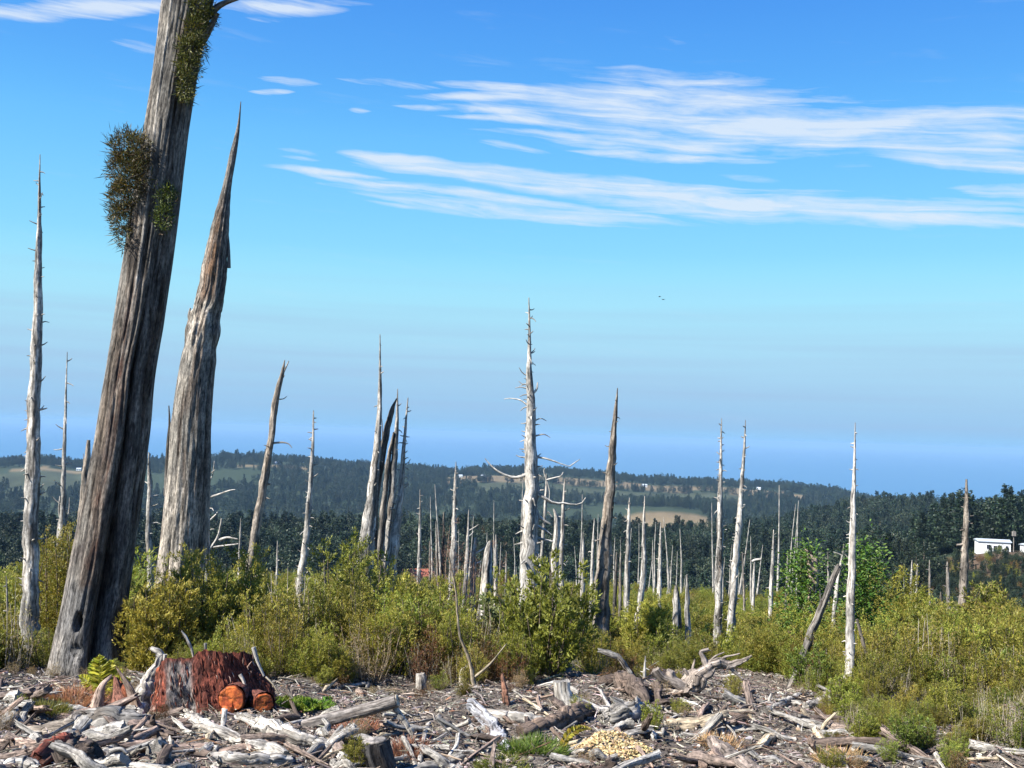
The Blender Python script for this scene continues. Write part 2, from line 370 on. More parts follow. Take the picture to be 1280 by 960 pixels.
def terrain_z(x, y):
    x = np.atleast_1d(np.asarray(x, float)); y = np.atleast_1d(np.asarray(y, float))
    rad = np.hypot(x, y); az = np.arctan2(x, y)
    px = 640 + F * np.tan(np.clip(az, -0.95, 0.95))
    ra = sstep(930, 1250, px)                      # the house shelf on the right
    zr = zrow(px, np.interp(px, RIDGE[:, 0], RIDGE[:, 1]), 2300, 13)
    zh = zrow(px, np.interp(px, HILL[:, 0], HILL[:, 1]), 900, 15)
    wob = (fbm(px / 140, 3.3, 0, 4) - 0.5)
    D = [0, 7, 10, 15, 20, 30, 45, 70, 100, 130, 220, 300, 330, 420, 600, 900, 1200, 1500, 2300, 3000, 3900, 6000]
    o = np.ones_like(px)
    Z = [1.4 * o, .15 * o, 0 * o, -.3 * o, -1.05 * o, -2.35 * o, -4.2 * o, -7.3 * o, -11.2 * o, -19.5 * o, -47 * (1 - ra) - 26 * ra, -51 * (1 - ra) - 22.8 * ra,
         -51.5 * (1 - ra) - 24.5 * ra, -52 * (1 - ra) - 42 * ra, -60 * o + 4 * ra, zh, np.minimum(zh - 25, -98), -108 * o + 8 * wob, zr, zr - 45, -215 * o, -230 * o]
    Z = np.stack(Z); D = np.array(D, float)
    k = np.clip(np.searchsorted(D, rad, 'right') - 1, 0, len(D) - 2)
    t = np.clip((rad - D[k]) / (D[k + 1] - D[k]), 0, 1)
    i = np.arange(len(px))
    far = rad > 150
    t = np.where(far, t * t * (3 - 2 * t), t)
    z = Z[k, i] * (1 - t) + Z[k + 1, i] * t
    zb = 1.4 + 0.3 * (fbm(x / 9, y / 9, 0, 8) - .5) + np.clip(rad - 40, 0, 400) * 0.02
    w = sstep(0.9, 1.7, np.abs(az)) * sstep(2, 8, rad)
    z = z * (1 - w) + np.where(rad < 3000, zb, zb - (rad - 3000) * 0.05) * w
    big = (fbm(x / 60, y / 60, 0, 2) - .5) * np.clip(rad - 60, 0, 400) * 0.02 + (fbm(x / 9, y / 9, 0, 2) - .5) * np.clip(rad - 14, 0, 30) * 0.05
    big = big + 17 * np.exp(-((px - 838) / 75) ** 2) * sstep(1240, 1480, rad) * sstep(1800, 1500, rad)
    near = sstep(45, 22, rad)
    mounds = (fbm(x / 1.3, y / 1.3, 0, 31, 3) - .5) * 0.42 + (fbm(x / .35, y / .35, 0, 37, 3) - .5) * 0.12
    return z + big + near * mounds
def gz(x, y): return float(terrain_z(x, y)[0])
def gp(px, d):
    """the ground point at distance d under the photo column px (column read on the ground)"""
    x = (px - 640) / F * d
    for _ in range(4):
        q = pix((x, d, gz(x, d))); x += (px - q[0]) / F * d
    return np.array([x, d, gz(x, d)])
def gpix(px, py):
    """where the view ray of a pixel meets the near ground"""
    v = ray(px, py); v = v / v[1]
    ds = np.linspace(6, 70, 2600); P = CAMP[None] + v[None] * ds[:, None]
    k = np.argmax(P[:, 2] < terrain_z(P[:, 0], P[:, 1]))
    return P[k]

def field_mask(px, d, x, y):
    """open land without trees: a number picks the colour"""
    f = np.zeros(len(px), int)
    n = (fbm(px / 60, d / 120, 0, 71) - .5)
    f[(px > 1120) & (d > 262 - 25 * n) & (d < 335 + 40 * n)] = 1                       # cleared shelf round the house
    f[(np.abs(px - 838 + 20 * n) < 56) & (d > 1225) & (d < 1475)] = 2                  # pale meadow
    f[(px > 560) & (px < 1010) & (d > 2060 + 160 * n) & (d < 2215 + 160 * n)] = 2      # strip under the ridge
    f[(px > 600) & (px < 930) & (d > 1840 + 200 * n) & (d < 2010 + 160 * n)] = 3
    f[(px > -60) & (px < 125) & (d > 1750 + 300 * n) & (d < 2080 + 100 * n)] = 3
    f[(px > 20) & (px < 118) & (d > 2080) & (d < 2150 + 100 * n)] = 2
    f[(px > 300) & (px < 390) & (d > 2080) & (d < 2170 + 200 * n)] = 2
    return f

def ground_material():
    m, T, b = mat_new('slash_soil')
    at_ = T.new('ShaderNodeAttribute', attribute_name='tint'); ge = T.new('ShaderNodeNewGeometry')
    p = ge.outputs['Position']
    a = T.noise(p, 3.0, 6, 0.7); c2 = T.noise(p, 22.0, 5, 0.7); c3 = T.noise(p, 95.0, 3, 0.6)
    k = T.m('MULTIPLY', T.ramp(a, [(0.3, .7), (0.7, 1.3)]), T.m('MULTIPLY', T.ramp(c2, [(0.3, .45), (0.52, 1.0), (0.7, 1.7)]), T.ramp(c3, [(0.3, .7), (0.7, 1.35)])))
    cb = T.new('ShaderNodeCombineColor'); [T.link(k, cb.inputs[i]) for i in range(3)]
    T.link(T.mix(1.0, at_.outputs['Color'], cb.outputs[0], 'MULTIPLY'), b.inputs['Base Color'])
    b.inputs['Roughness'].default_value = 0.95; b.inputs['Specular IOR Level'].default_value = 0.1
    bp = T.new('ShaderNodeBump'); bp.inputs['Strength'].default_value = 0.9; bp.inputs['Distance'].default_value = 0.06
    T.link(T.m('ADD', c2, T.m('MULTIPLY', c3, .5)), bp.inputs['Height']); T.link(bp.outputs[0], b.inputs['Normal'])
    return m
def build_terrain():
    az = np.concatenate([np.linspace(-0.56, 0.56, 380), np.linspace(0.56, 2 * np.pi - 0.56, 70)[1:-1]])
    rad = np.concatenate([[0.4, 1.5, 3, 4.5], np.geomspace(6, 30, 190), np.geomspace(30, 6000, 210)[1:]])
    A, Q = np.meshgrid(az, rad); x, y = (Q * np.sin(A)).ravel(), (Q * np.cos(A)).ravel()
    z = terrain_z(x, y); d = np.hypot(x, y); px = 640 + F * np.tan(np.clip(np.arctan2(x, y), -.95, .95))
    soil = np.array([.14, .118, .098]); scrub = np.array([.07, .075, .03]); wood = np.array([.03, .042, .022])
    t = sstep(17, 26, d)[:, None]; t2 = sstep(110, 200, d)[:, None]
    n = fbm(x / 1.1, y / 1.1, 0, 55, 3)[:, None]
    near = soil * (1 - sstep(.45, .7, n) * .5) + np.array([.15, .13, .11]) * sstep(.45, .7, n) * .5
    c = near * (1 - t) + scrub * t; c = c * (1 - t2) + wood * t2
    fm = field_mask(px, d, x, y)
    c[fm == 1] = (.10, .07, .045); c[fm == 2] = (.15, .115, .065); c[fm == 3] = (.045, .052, .028)
    v_ = (.6 + .8 * fbm(x / 25, y / 25, 0, 56, 4))[:, None]; c = np.where((fm > 0)[:, None], c * v_, c)
    n_, s_ = len(rad), len(az)
    i = np.arange(n_ - 1)[:, None] * s_ + np.arange(s_)[None]; j = np.arange(n_ - 1)[:, None] * s_ + (np.arange(s_)[None] + 1) % s_
    mb = MB(); mb.add(np.stack([x, y, z], -1), [np.stack([i, i + s_, j + s_, j], -1).reshape(-1, 4), np.arange(s_)[None, :]], c)
    tag(mb.build('ground', ground_material()), kind='structure')
build_terrain()

def build_sea():
    m, T, b = mat_new('sea_water')
    b.inputs['Base Color'].default_value = (.035, .11, .21, 1); b.inputs['Roughness'].default_value = 0.32; b.inputs['Specular IOR Level'].default_value = 0.35
    ge = T.new('ShaderNodeNewGeometry')
    n = T.noise(T.mapping(ge.outputs['Position'], (.01, .03, .01)), 1.0, 4, 0.6)
    bp = T.new('ShaderNodeBump'); bp.inputs['Strength'].default_value = 0.5; bp.inputs['Distance'].default_value = 4
    T.link(n, bp.inputs['Height']); T.link(bp.outputs[0], b.inputs['Normal'])
    A = np.linspace(0, 2 * np.pi, 128, endpoint=False); rad = [3500, 8000, 20000, 58000]
    v = np.concatenate([np.stack([r * np.sin(A), r * np.cos(A), np.full(128, -190.0)], -1) for r in rad])
    i = np.arange(3)[:, None] * 128 + np.arange(128)[None]; j = np.arange(3)[:, None] * 128 + (np.arange(128)[None] + 1) % 128
    mb = MB(); mb.add(v, [np.stack([i, i + 128, j + 128, j], -1).reshape(-1, 4)], (.02, .06, .13))
    tag(mb.build('sea', m), kind='structure')
build_sea()

def build_haze():
    m = bpy.data.materials.new('sea_haze'); m.use_nodes = True; nt = m.node_tree; nt.nodes.clear()
    o = nt.nodes.new('ShaderNodeOutputMaterial'); pv = nt.nodes.new('ShaderNodeVolumePrincipled')
    pv.inputs['Color'].default_value = HAZE_COL; pv.inputs['Density'].default_value = HAZE_D; pv.inputs['Anisotropy'].default_value = 0.0
    nt.links.new(pv.outputs[0], o.inputs['Volume'])
    x, y0, y1, z0, z1 = 60000, -60000, 60000, -236.0, 32.0
    v = [(sx * x, yy, zz) for zz in (z0, z1) for yy in (y0, y1) for sx in (-1, 1)]
    f = [(0, 2, 3, 1), (4, 5, 7, 6), (0, 1, 5, 4), (2, 6, 7, 3), (0, 4, 6, 2), (1, 3, 7, 5)]
    me = bpy.data.meshes.new('haze'); me.from_pydata(v, [], f); me.materials.append(m)
    h = bpy.data.objects.new('haze', me); COL.objects.link(h); h['kind'] = 'stuff'
HAZE_D = 0.000062
HAZE_COL = (0.30, 0.53, 0.80, 1)
build_haze()

# ------------------------------------------------------------------ forest beyond the scrub
def forest_tree(kind, seed, h, cols=None, rr=None, fine=1, lk=1.0):
    """returns meshes (crown, trunk); crown of many leaf clumps with gaps"""
    rng = np.random.default_rng(seed); mb = MB(); tr = MB()
    r = h * (rr or (0.17 if kind == 'conifer' else 0.34))
    tube(tr, np.array([[0, 0, -1.5], [0.1, 0, h * .35], [0, 0.1, h * .7], [0, 0, h * .95]]), [h * .016, h * .012, h * .008, .03], 6, (.13, .11, .09), seed, .1)
    C, Dd = [], []
    if kind == 'conifer':
        nb = 100
        for k in range(nb):
            t = (k + rng.random()) / nb; z = h * (.16 + .84 * t); a = rng.random() * 6.283
            L = r * (1.12 - t) ** .8 * rng.uniform(.55, 1.15) + .15
            m_ = 22 * fine
            u = rng.random(m_) ** .6
            C.append(np.stack([np.cos(a) * L * u, np.sin(a) * L * u, z - L * u * .25 + rng.normal(0, .12, m_)], -1) + rng.normal(0, .16, (m_, 3)))
            Dd.append(nrm(np.stack([np.cos(a) + rng.normal(0, .5, m_), np.sin(a) + rng.normal(0, .5, m_), rng.normal(.15, .45, m_)], -1)))
        L_, W_ = lk * h * .036 / fine ** .6, lk * h * .017 / fine ** .7
    else:
        for k in range(60):
            v = runit(1, rng)[0]; v[2] = v[2] * .9
            c = np.array([v[0] * r, v[1] * r, h * .60 + v[2] * h * .36]) * np.array([1, 1, 1]) * rng.uniform(.72, 1.02)
            m_ = 44; q = runit(m_, rng)
            C.append(c + q * h * .075 * rng.uniform(.5, 1.2)); Dd.append(nrm(q + [0, 0, .35] + rng.normal(0, .4, (m_, 3))))
        L_, W_ = h * .036, h * .021
    C, Dd = np.concatenate(C), np.concatenate(Dd)
    cols = cols or [(.012, .026, .015), (.018, .036, .018), (.026, .044, .020)] if kind == 'conifer' else cols or [(.016, .030, .015), (.026, .042, .018), (.036, .050, .020)]
    leaf_quads(mb, C, Dd, L_ * rng.uniform(.7, 1.4, len(C)), W_ * rng.uniform(.7, 1.4, len(C)), pal(len(C), cols, rng=rng), rng)
    return mb, tr

TREES = []
for k in range(8):
    kind = 'conifer' if k < 5 else 'leafy'
    cm, tm = forest_tree(kind, 100 + k, 16.0)
    TREES.append((kind, cm.mesh('tree_crown', FARLEAF, False), tm.mesh('tree_trunk', LITM)))
def scatter(pxlo, pxhi, d0, d1, n, rng):
    px = rng.uniform(pxlo, pxhi, n); d = np.sqrt(rng.uniform(d0 * d0, d1 * d1, n))
    a = np.arctan((px - 640) / F); x, y = d * np.sin(a), d * np.cos(a)
    return px, d, x, y, terrain_z(x, y)
def instance_group(name, meshes, pts, scl, rots, kind='stuff', label=None, cat=None):
    """one object: the meshes placed on points with geometry nodes"""
    src = bpy.data.collections.new(name + '_kinds')
    for k, lst in enumerate(meshes):
        o = bpy.data.objects.new(name + '_kind', lst); src.objects.link(o)
    me = bpy.data.meshes.new(name); me.vertices.add(len(pts)); me.vertices.foreach_set('co', np.asarray(pts, np.float32).ravel())
    a = me.attributes.new('scl', 'FLOAT_VECTOR', 'POINT'); a.data.foreach_set('vector', np.asarray(scl, np.float32).ravel())
    a = me.attributes.new('rot', 'FLOAT_VECTOR', 'POINT'); a.data.foreach_set('vector', np.asarray(rots, np.float32).ravel())
    ob = bpy.data.objects.new(name, me); COL.objects.link(ob); tag(ob, label, cat, kind=kind)
    ng = bpy.data.node_groups.new(name + '_nodes', 'GeometryNodeTree')
    ng.interface.new_socket('Geometry', in_out='INPUT', socket_type='NodeSocketGeometry'); ng.interface.new_socket('Geometry', in_out='OUTPUT', socket_type='NodeSocketGeometry')
    N = ng.nodes; gi = N.new('NodeGroupInput'); go = N.new('NodeGroupOutput')
    ci = N.new('GeometryNodeCollectionInfo'); ci.inputs['Collection'].default_value = src
    ci.inputs['Separate Children'].default_value = True; ci.inputs['Reset Children'].default_value = True
    ip = N.new('GeometryNodeInstanceOnPoints'); ip.inputs['Pick Instance'].default_value = True
    def attr(nm):
        n = N.new('GeometryNodeInputNamedAttribute'); n.data_type = 'FLOAT_VECTOR'; n.inputs['Name'].default_value = nm; return n.outputs[0]
    er = N.new('FunctionNodeEulerToRotation')
    ng.links.new(gi.outputs[0], ip.inputs['Points']); ng.links.new(ci.outputs[0], ip.inputs['Instance'])
    ng.links.new(attr('scl'), ip.inputs['Scale']); ng.links.new(attr('rot'), er.inputs[0]); ng.links.new(er.outputs[0], ip.inputs['Rotation'])
    iid = N.new('FunctionNodeRandomValue'); iid.data_type = 'INT'
    i_ = [s for s in iid.inputs if s.type == 'INT']; i_[0].default_value = 0; i_[1].default_value = len(meshes) - 1
    ng.links.new([s for s in iid.outputs if s.type == 'INT'][0], ip.inputs['Instance Index'])
    ng.links.new(ip.outputs[0], go.inputs[0])
    md = ob.modifiers.new('scatter', 'NODES'); md.node_group = ng
    return ob
def build_forest():
    rng = np.random.default_rng(41)
    # nearest trees: individuals
    px, d, x, y, z = scatter(-60, 1340, 225, 470, 2600, rng)
    f = field_mask(px, d, x, y)
    house = ((np.abs(px - 1243) < 75) & (d < 305)) | ((np.abs(px - 527) < 24) & (d < 396))
    keep = (f == 0) & ~house & (vn(x / 40, y / 40, 0, 5) > .12)
    keep &= ~((px > 1120) & (d < 262) & (rng.random(len(px)) < .55))
    o = np.argsort(d[keep]); px, d, x, y, z = (a[keep][o] for a in (px, d, x, y, z))
    n = min(260, len(px)); roots = {}
    for i in range(n):
        k = int(rng.integers(0, 5)) if rng.random() < .72 else int(rng.integers(5, 8))
        kind, cm, tm = TREES[k]
        if k not in roots:
            r = empty('forest_tree', (0, 0, 0), None, 'tree', 'trees of the dark wood below the scrub')
            for nm, me in (('crown', cm), ('trunk', tm)):
                c = bpy.data.objects.new(nm, me); COL.objects.link(c); c.parent = r
            roots[k] = r
        else: r = copy_tree(roots[k])
        r['label'] = '%s in the dark wood beyond %s' % ('dark green narrow conifer' if kind == 'conifer' else 'dark green round-crowned tree', mark(px[i]))
        s = rng.uniform(.5, 1.05) * (.72 + .6 * float(vn(x[i] / 25, y[i] / 25, 0, 66))) * (0.8 if px[i] > 1100 else 1)
        r.location = (x[i], y[i], z[i]); r.rotation_euler = (0, 0, rng.random() * 6.28); w = rng.uniform(.85, 1.25); r.scale = (s * w, s * w, s)
    # the rest of that wood and the hill on the right
    P, S, Ro = [], [], []
    def put(x, y, z, lo, hi):
        m_ = len(x); s = rng.uniform(lo, hi, m_); w = rng.uniform(.85, 1.3, m_)
        P.append(np.stack([x, y, z - .3], -1)); S.append(np.stack([s * w, s * w, s], -1)); Ro.append(np.stack([0 * x, 0 * x, rng.random(m_) * 6.28], -1))
    put(x[n:], y[n:], z[n:], .5, 1.15)
    px, d, x, y, z = scatter(1080, 1345, 140, 288, 620, rng); put(x, y, z, .13, .27)
    px, d, x, y, z = scatter(-80, 1360, 470, 960, 6500, rng); k = (field_mask(px, d, x, y) == 0); put(x[k], y[k], z[k],   .5, 1.25)
    instance_group('mid_wood', [t[1] for t in TREES], np.concatenate(P), np.concatenate(S), np.concatenate(Ro))
    P.clear(); S.clear(); Ro.clear()
    px, d, x, y, z = scatter(-120, 1400, 960, 2750, 26000, rng)
    k = (field_mask(px, d, x, y) == 0) & (fbm(x / 160, y / 160, 0, 91, 3) > .33); put(x[k], y[k], z[k], .4, 1.15)
    px, d, x, y, z = scatter(-120, 1400, 2240, 2380, 900, rng)
    k = fbm(px / 45, 0, 0, 93, 2) > .45; put(x[k], y[k], z[k], .8, 1.45)
    instance_group('far_wood', [t[1] for t in TREES], np.concatenate(P), np.concatenate(S), np.concatenate(Ro))
build_forest()

# ------------------------------------------------------------------ scrub
KEEP_CLEAR = []   # (x, y, r): no shrub here
OLIVE = [(.16, .16, .020), (.21, .20, .026), (.085, .092, .016), (.28, .235, .04)]
GREEN = [(.11, .145, .018), (.155, .19, .022), (.065, .085, .015), (.21, .225, .034)]
RUST = [(.17, .085, .035), (.21, .115, .042), (.11, .06, .026), (.13, .11, .035)]
def shrub(seed, h, spread, cols, *a_, stemr=1.0, **k_):
    return _shrub(seed, h, spread, cols, stemr, *a_, **k_)
def _shrub(seed, h, spread, cols, stemr, ns=18, nt=12, nl=15, ll=.05, lw=.014, stemcol=(.13, .10, .075), bare=.2, tip=None):
    rng = np.random.default_rng(seed); st, fo = MB(), MB(); C, Dd, TT = [], [], []
    for k in range(ns):
        a = rng.random() * 6.283; tilt = spread * rng.random() ** .6; L = h * rng.uniform(.6, 1.05) * (1 - .25 * tilt)
        b = np.array([np.cos(a), np.sin(a), 0]) * .12 * rng.random() * h
        e = b + np.array([np.cos(a) * tilt * h * .5, np.sin(a) * tilt * h * .5, L])
        mid = (b + e) / 2 + np.array([np.cos(a), np.sin(a), 0]) * h * .06 + rng.normal(0, .03 * h, 3)
        P = spline([b - [0, 0, .15], mid, e], 7)
        tube(st, P, np.linspace(.013, .004, 7) * (.6 + h * .35) * stemr, 4, stemcol, seed + k, .1, cap=(False, True))
        tw = nt + rng.integers(-3, 4)
        for q in range(tw):
            u = bare + (1 - bare) * (q + rng.random()) / tw; i = min(int(u * 6), 5); p = P[i] * (1 - (u * 6 - i)) + P[i + 1] * (u * 6 - i)
            a2 = rng.random() * 6.283
            dr = nrm(np.array([np.cos(a2), np.sin(a2), 0]) * 1.05 + nrm(e - b) * .6 + [0, 0, .1] + rng.normal(0, .2, 3))
            Lt = h * (.20 * (1.15 - u) + .06) * rng.uniform(.7, 1.3)
            tt = rng.random(nl) ** .55
            C.append(p + dr * (tt * Lt)[:, None] + [0, 0, 1] * (tt ** 2 * Lt * .3)[:, None] + rng.normal(0, .02, (nl, 3)))
            Dd.append(nrm(dr * .7 + [0, 0, .45] + rng.normal(0, .5, (nl, 3)))); TT.append(tt)
    C, Dd, TT = np.concatenate(C), np.concatenate(Dd), np.concatenate(TT)
    col = pal(len(C), cols, rng=rng)
    if tip is not None: col = col * (1 - .6 * TT[:, None] ** 2) + np.array(tip) * .6 * TT[:, None] ** 2
    leaf_quads(fo, C, Dd, ll * rng.uniform(.7, 1.5, len(C)), lw * rng.uniform(.7, 1.5, len(C)), col, rng)
    return fo.mesh('foliage', LEAFM, False), st.mesh('stem', LITM)
TIP = (.36, .31, .06)
KINDS = {
    'heath': [shrub(200 + k, 1.0 * (.85 + .3 * (k % 2)), .55 + .15 * (k % 3), (OLIVE, OLIVE[:1] + GREEN, OLIVE, GREEN[:2] + OLIVE[2:3])[k % 4], 15, 12, 30, .040, .0125, tip=TIP if k % 2 else (.28, .27, .05), bare=.1) for k in range(8)],
    'feathery': [shrub(230 + k, 1.35, .5, OLIVE[:2] + GREEN[:2], 13, 14, 28, .046, .012, tip=TIP, bare=.12) for k in range(4)],
    'bushy': [shrub(250 + k, 1.15, .85, GREEN, 18, 11, 22, .05, .023, tip=(.30, .32, .055), bare=.08) for k in range(3)],
    'rusty': [shrub(270 + k, 1.0, .65, RUST, 15, 10, 16, .042, .014) for k in range(2)],
    'straw': [shrub(280 + k, .85, .7, [(.30, .22, .11), (.24, .18, .09), (.17, .145, .045)], 30, 6, 8, .055, .008, (.34, .27, .19), stemr=.45) for k in range(2)],
    'twiggy': [shrub(290 + k, 1.15, .5, [(.32, .27, .13), (.24, .21, .09)], 13, 8, 4, .045, .010, (.40, .35, .285), .2, stemr=.65) for k in range(3)]}
SHRUB_NAME = {'heath': 'heath_shrub', 'feathery': 'feathery_shrub', 'bushy': 'leafy_shrub', 'rusty': 'rusty_shrub', 'straw': 'dry_shrub', 'twiggy': 'dead_shrub'}
SHRUB_LABEL = {'heath': 'olive-green twiggy heath shrub in the dense thicket behind the cleared ground', 'feathery': 'tall yellow-green feathery shrub rising in the thicket behind the cleared ground',
               'bushy': 'broad-leaved deep green shrub in the thicket behind the cleared ground', 'rusty': 'rust-brown half-dry shrub in the green thicket', 'straw': 'straw-coloured dry twiggy shrub at the edge of the thicket', 'twiggy': 'dead shrub of bare pale twigs in the thicket'}
SHRUB_GROUP = {k: v.replace('_', ' ') + 's of the thicket' for k, v in SHRUB_NAME.items()}
PROTO = {}
SHRUB_LOOK = {'heath': 'olive-green twiggy heath shrub', 'feathery': 'yellow-green feathery shrub', 'bushy': 'broad-leaved green shrub', 'rusty': 'rust-brown half-dry shrub', 'straw': 'straw-coloured dry shrub', 'twiggy': 'pale twiggy dead shrub'}
def put_shrub(kind, var, loc, s, label=None, group=None, rz=None, sx=1.0):
    key = (kind, var % len(KINDS[kind]))
    if key not in PROTO:
        r = empty(SHRUB_NAME[kind], (0, 0, 0))
        for nm, me in zip(('foliage', 'stem'), KINDS[kind][key[1]]):
            c = bpy.data.objects.new(nm, me); COL.objects.link(c); c.parent = r; c['kind'] = 'stuff'
        PROTO[key] = r
    else: r = copy_tree(PROTO[key])
    for k in ('group',):
        if k in r: del r[k]
    tag(r, label or SHRUB_LABEL[kind], 'shrub', group if label else SHRUB_GROUP[kind])
    r.location = loc; r.rotation_euler = (random.gauss(0, .06), random.gauss(0, .06), random.random() * 6.28 if rz is None else rz)
    r.scale = (s * sx, s * sx, s)
    return r
# edge of the clearing: photo column -> row where the thicket meets the litter
EDGE = np.array([(-200, 850), (0, 846), (100, 842), (200, 842), (330, 858), (430, 862), (520, 858), (600, 862), (700, 858), (760, 850), (830, 842), (930, 842), (1000, 860), (1040, 902), (1075, 938), (1150, 950), (1280, 954), (1500, 958)], float)
ED = [(c, float(gpix(c, r)[1])) for c, r in EDGE]
EDX, EDD = np.array([e[0] for e in ED]), np.array([e[1] for e in ED])
def build_scrub():
    rng = np.random.default_rng(77)
    pts = []
    for d0, d1, n in ((10.5, 16, 1500), (16, 26, 2000), (26, 45, 3000), (45, 108, 6500)):
        px = rng.uniform(-90, 1370, n); d = np.sqrt(rng.uniform(d0 ** 2, d1 ** 2, n))
        k = d > np.interp(px, EDX, EDD) + .25
        pts += list(zip(px[k], d[k]))
    pts.sort(key=lambda p: p[1])
    cnt, CAP = {}, {'heath': 290, 'feathery': 130, 'bushy': 60, 'rusty': 50, 'straw': 50, 'twiggy': 110}
    chosen, rest = [], {k: ([], [], []) for k in KINDS}
    A = np.array(pts); X = (A[:, 0] - 640) / F * A[:, 1]; ZZ = terrain_z(X, A[:, 1]); NN = vn(X / 3.5, A[:, 1] / 3.5, 0, 12)
    for (px, d), x, z, nn_ in zip(pts, X, ZZ, NN):
        if any((x - a) ** 2 + (d - b) ** 2 < r * r for a, b, r in KEEP_CLEAR): continue
        ridx = nn_ + rng.normal(0, .12)
        kind = 'twiggy' if rng.random() < .19 else 'straw' if ridx < .16 else 'rusty' if ridx > .88 else 'feathery' if ridx > .62 else 'bushy' if .46 < ridx < .53 else 'heath'
        s = rng.uniform(.55, 1.0) * (.78 + .22 * sstep(11, 18, d)) * {'straw': .85, 'bushy': .9}.get(kind, 1)
        edge = d - np.interp(px, EDX, EDD)
        s *= 1 - (.4 if px < 1040 else .2) * (1 - sstep(.1, 1.3, edge))
        s *= (.34 + 1.5 * float(vn(x / 1.5, d / 1.5, 0, 33)) ** 1.5 + (.45 if rng.random() < .05 else 0)) * (1 - .1 * sstep(30, 100, d)) * float(np.interp(px, [0, 150, 320, 420, 560, 640, 740, 1040, 1090, 1280], [1, 1.0, .74, .74, .68, .7, .64, .64, .8, .84]))
        if cnt.get(kind, 0) < CAP[kind]:
            cnt[kind] = cnt.get(kind, 0) + 1
            hh = s * {'feathery': 1.3, 'bushy': 1.15, 'straw': .85}.get(kind, 1.0)
            lb = '%s %s %s %s' % ('low' if hh < .55 else 'tall' if hh > .9 else 'mid-height', SHRUB_LOOK[kind], 'at the clearing edge below' if edge < 1.3 else 'deeper in the thicket below', mark(px))
            r = put_shrub(kind, int(rng.integers(0, 9)), (x, d, z - .03), s, lb, SHRUB_GROUP[kind]); chosen.append(r)
        else:
            P, S, Q = rest[kind]; P.append((x, d, z - .05)); S.append((s * 1.12, s * 1.12, s)); Q.append((0, 0, rng.random() * 6.28))
    for kind, (P, S, Q) in rest.items():
        if kind in ('rusty', 'heath'):      # rough growth on the shelf below the white house
            a_, d_, x_, y_, z_ = scatter(1090, 1330, 150, 297, 90 if kind == 'heath' else 110, rng); P += list(zip(x_, y_, z_)); w_ = rng.uniform(1.0, 2.6, len(x_)); S += list(zip(w_, w_, w_ * .9)); Q += [(0, 0, float(v)) for v in rng.random(len(x_)) * 6.28]
        if P: instance_group('distant_' + SHRUB_NAME[kind] + '_scrub', [m[0] for m in KINDS[kind]], P, S, Q)

# ------------------------------------------------------------------ dead trees
PALE, GREY, BUFF, CHAR = np.array([.50, .475, .43]), np.array([.25, .23, .205]), np.array([.34, .295, .245]), np.array([.05, .045, .042])
def to_ground(P3, d, sink=.25):
    b = P3[-1]; g = gz(b[0], b[1])
    if b[2] > g - sink:
        e = b.copy(); k = P3[-1] - P3[-2]; k = k / max(abs(k[2]), 1e-6)
        e = b + k * (b[2] - (g - sink)); e[2] = g - sink
        return np.vstack([P3, e])
    return P3
SN = [0]
def branch(root, px_pts, d, w0, w1, col, dd=0.0, name='branch', seg=6):
    P = np.array([at(x, y, d + dd * i / max(len(px_pts) - 1, 1)) for i, (x, y) in enumerate(px_pts)])
    mb = MB(); P = spline(P, 10); SN[0] += 1
    tube(mb, P, np.linspace(w0, w1, 10) * d / F / 2, seg, col, SN[0], .12)
    return mb.build(name, SNAGM, root)
def SD(d): return d if d < 19 else 17 + (d - 24) * .55 if d < 75 else d * .6
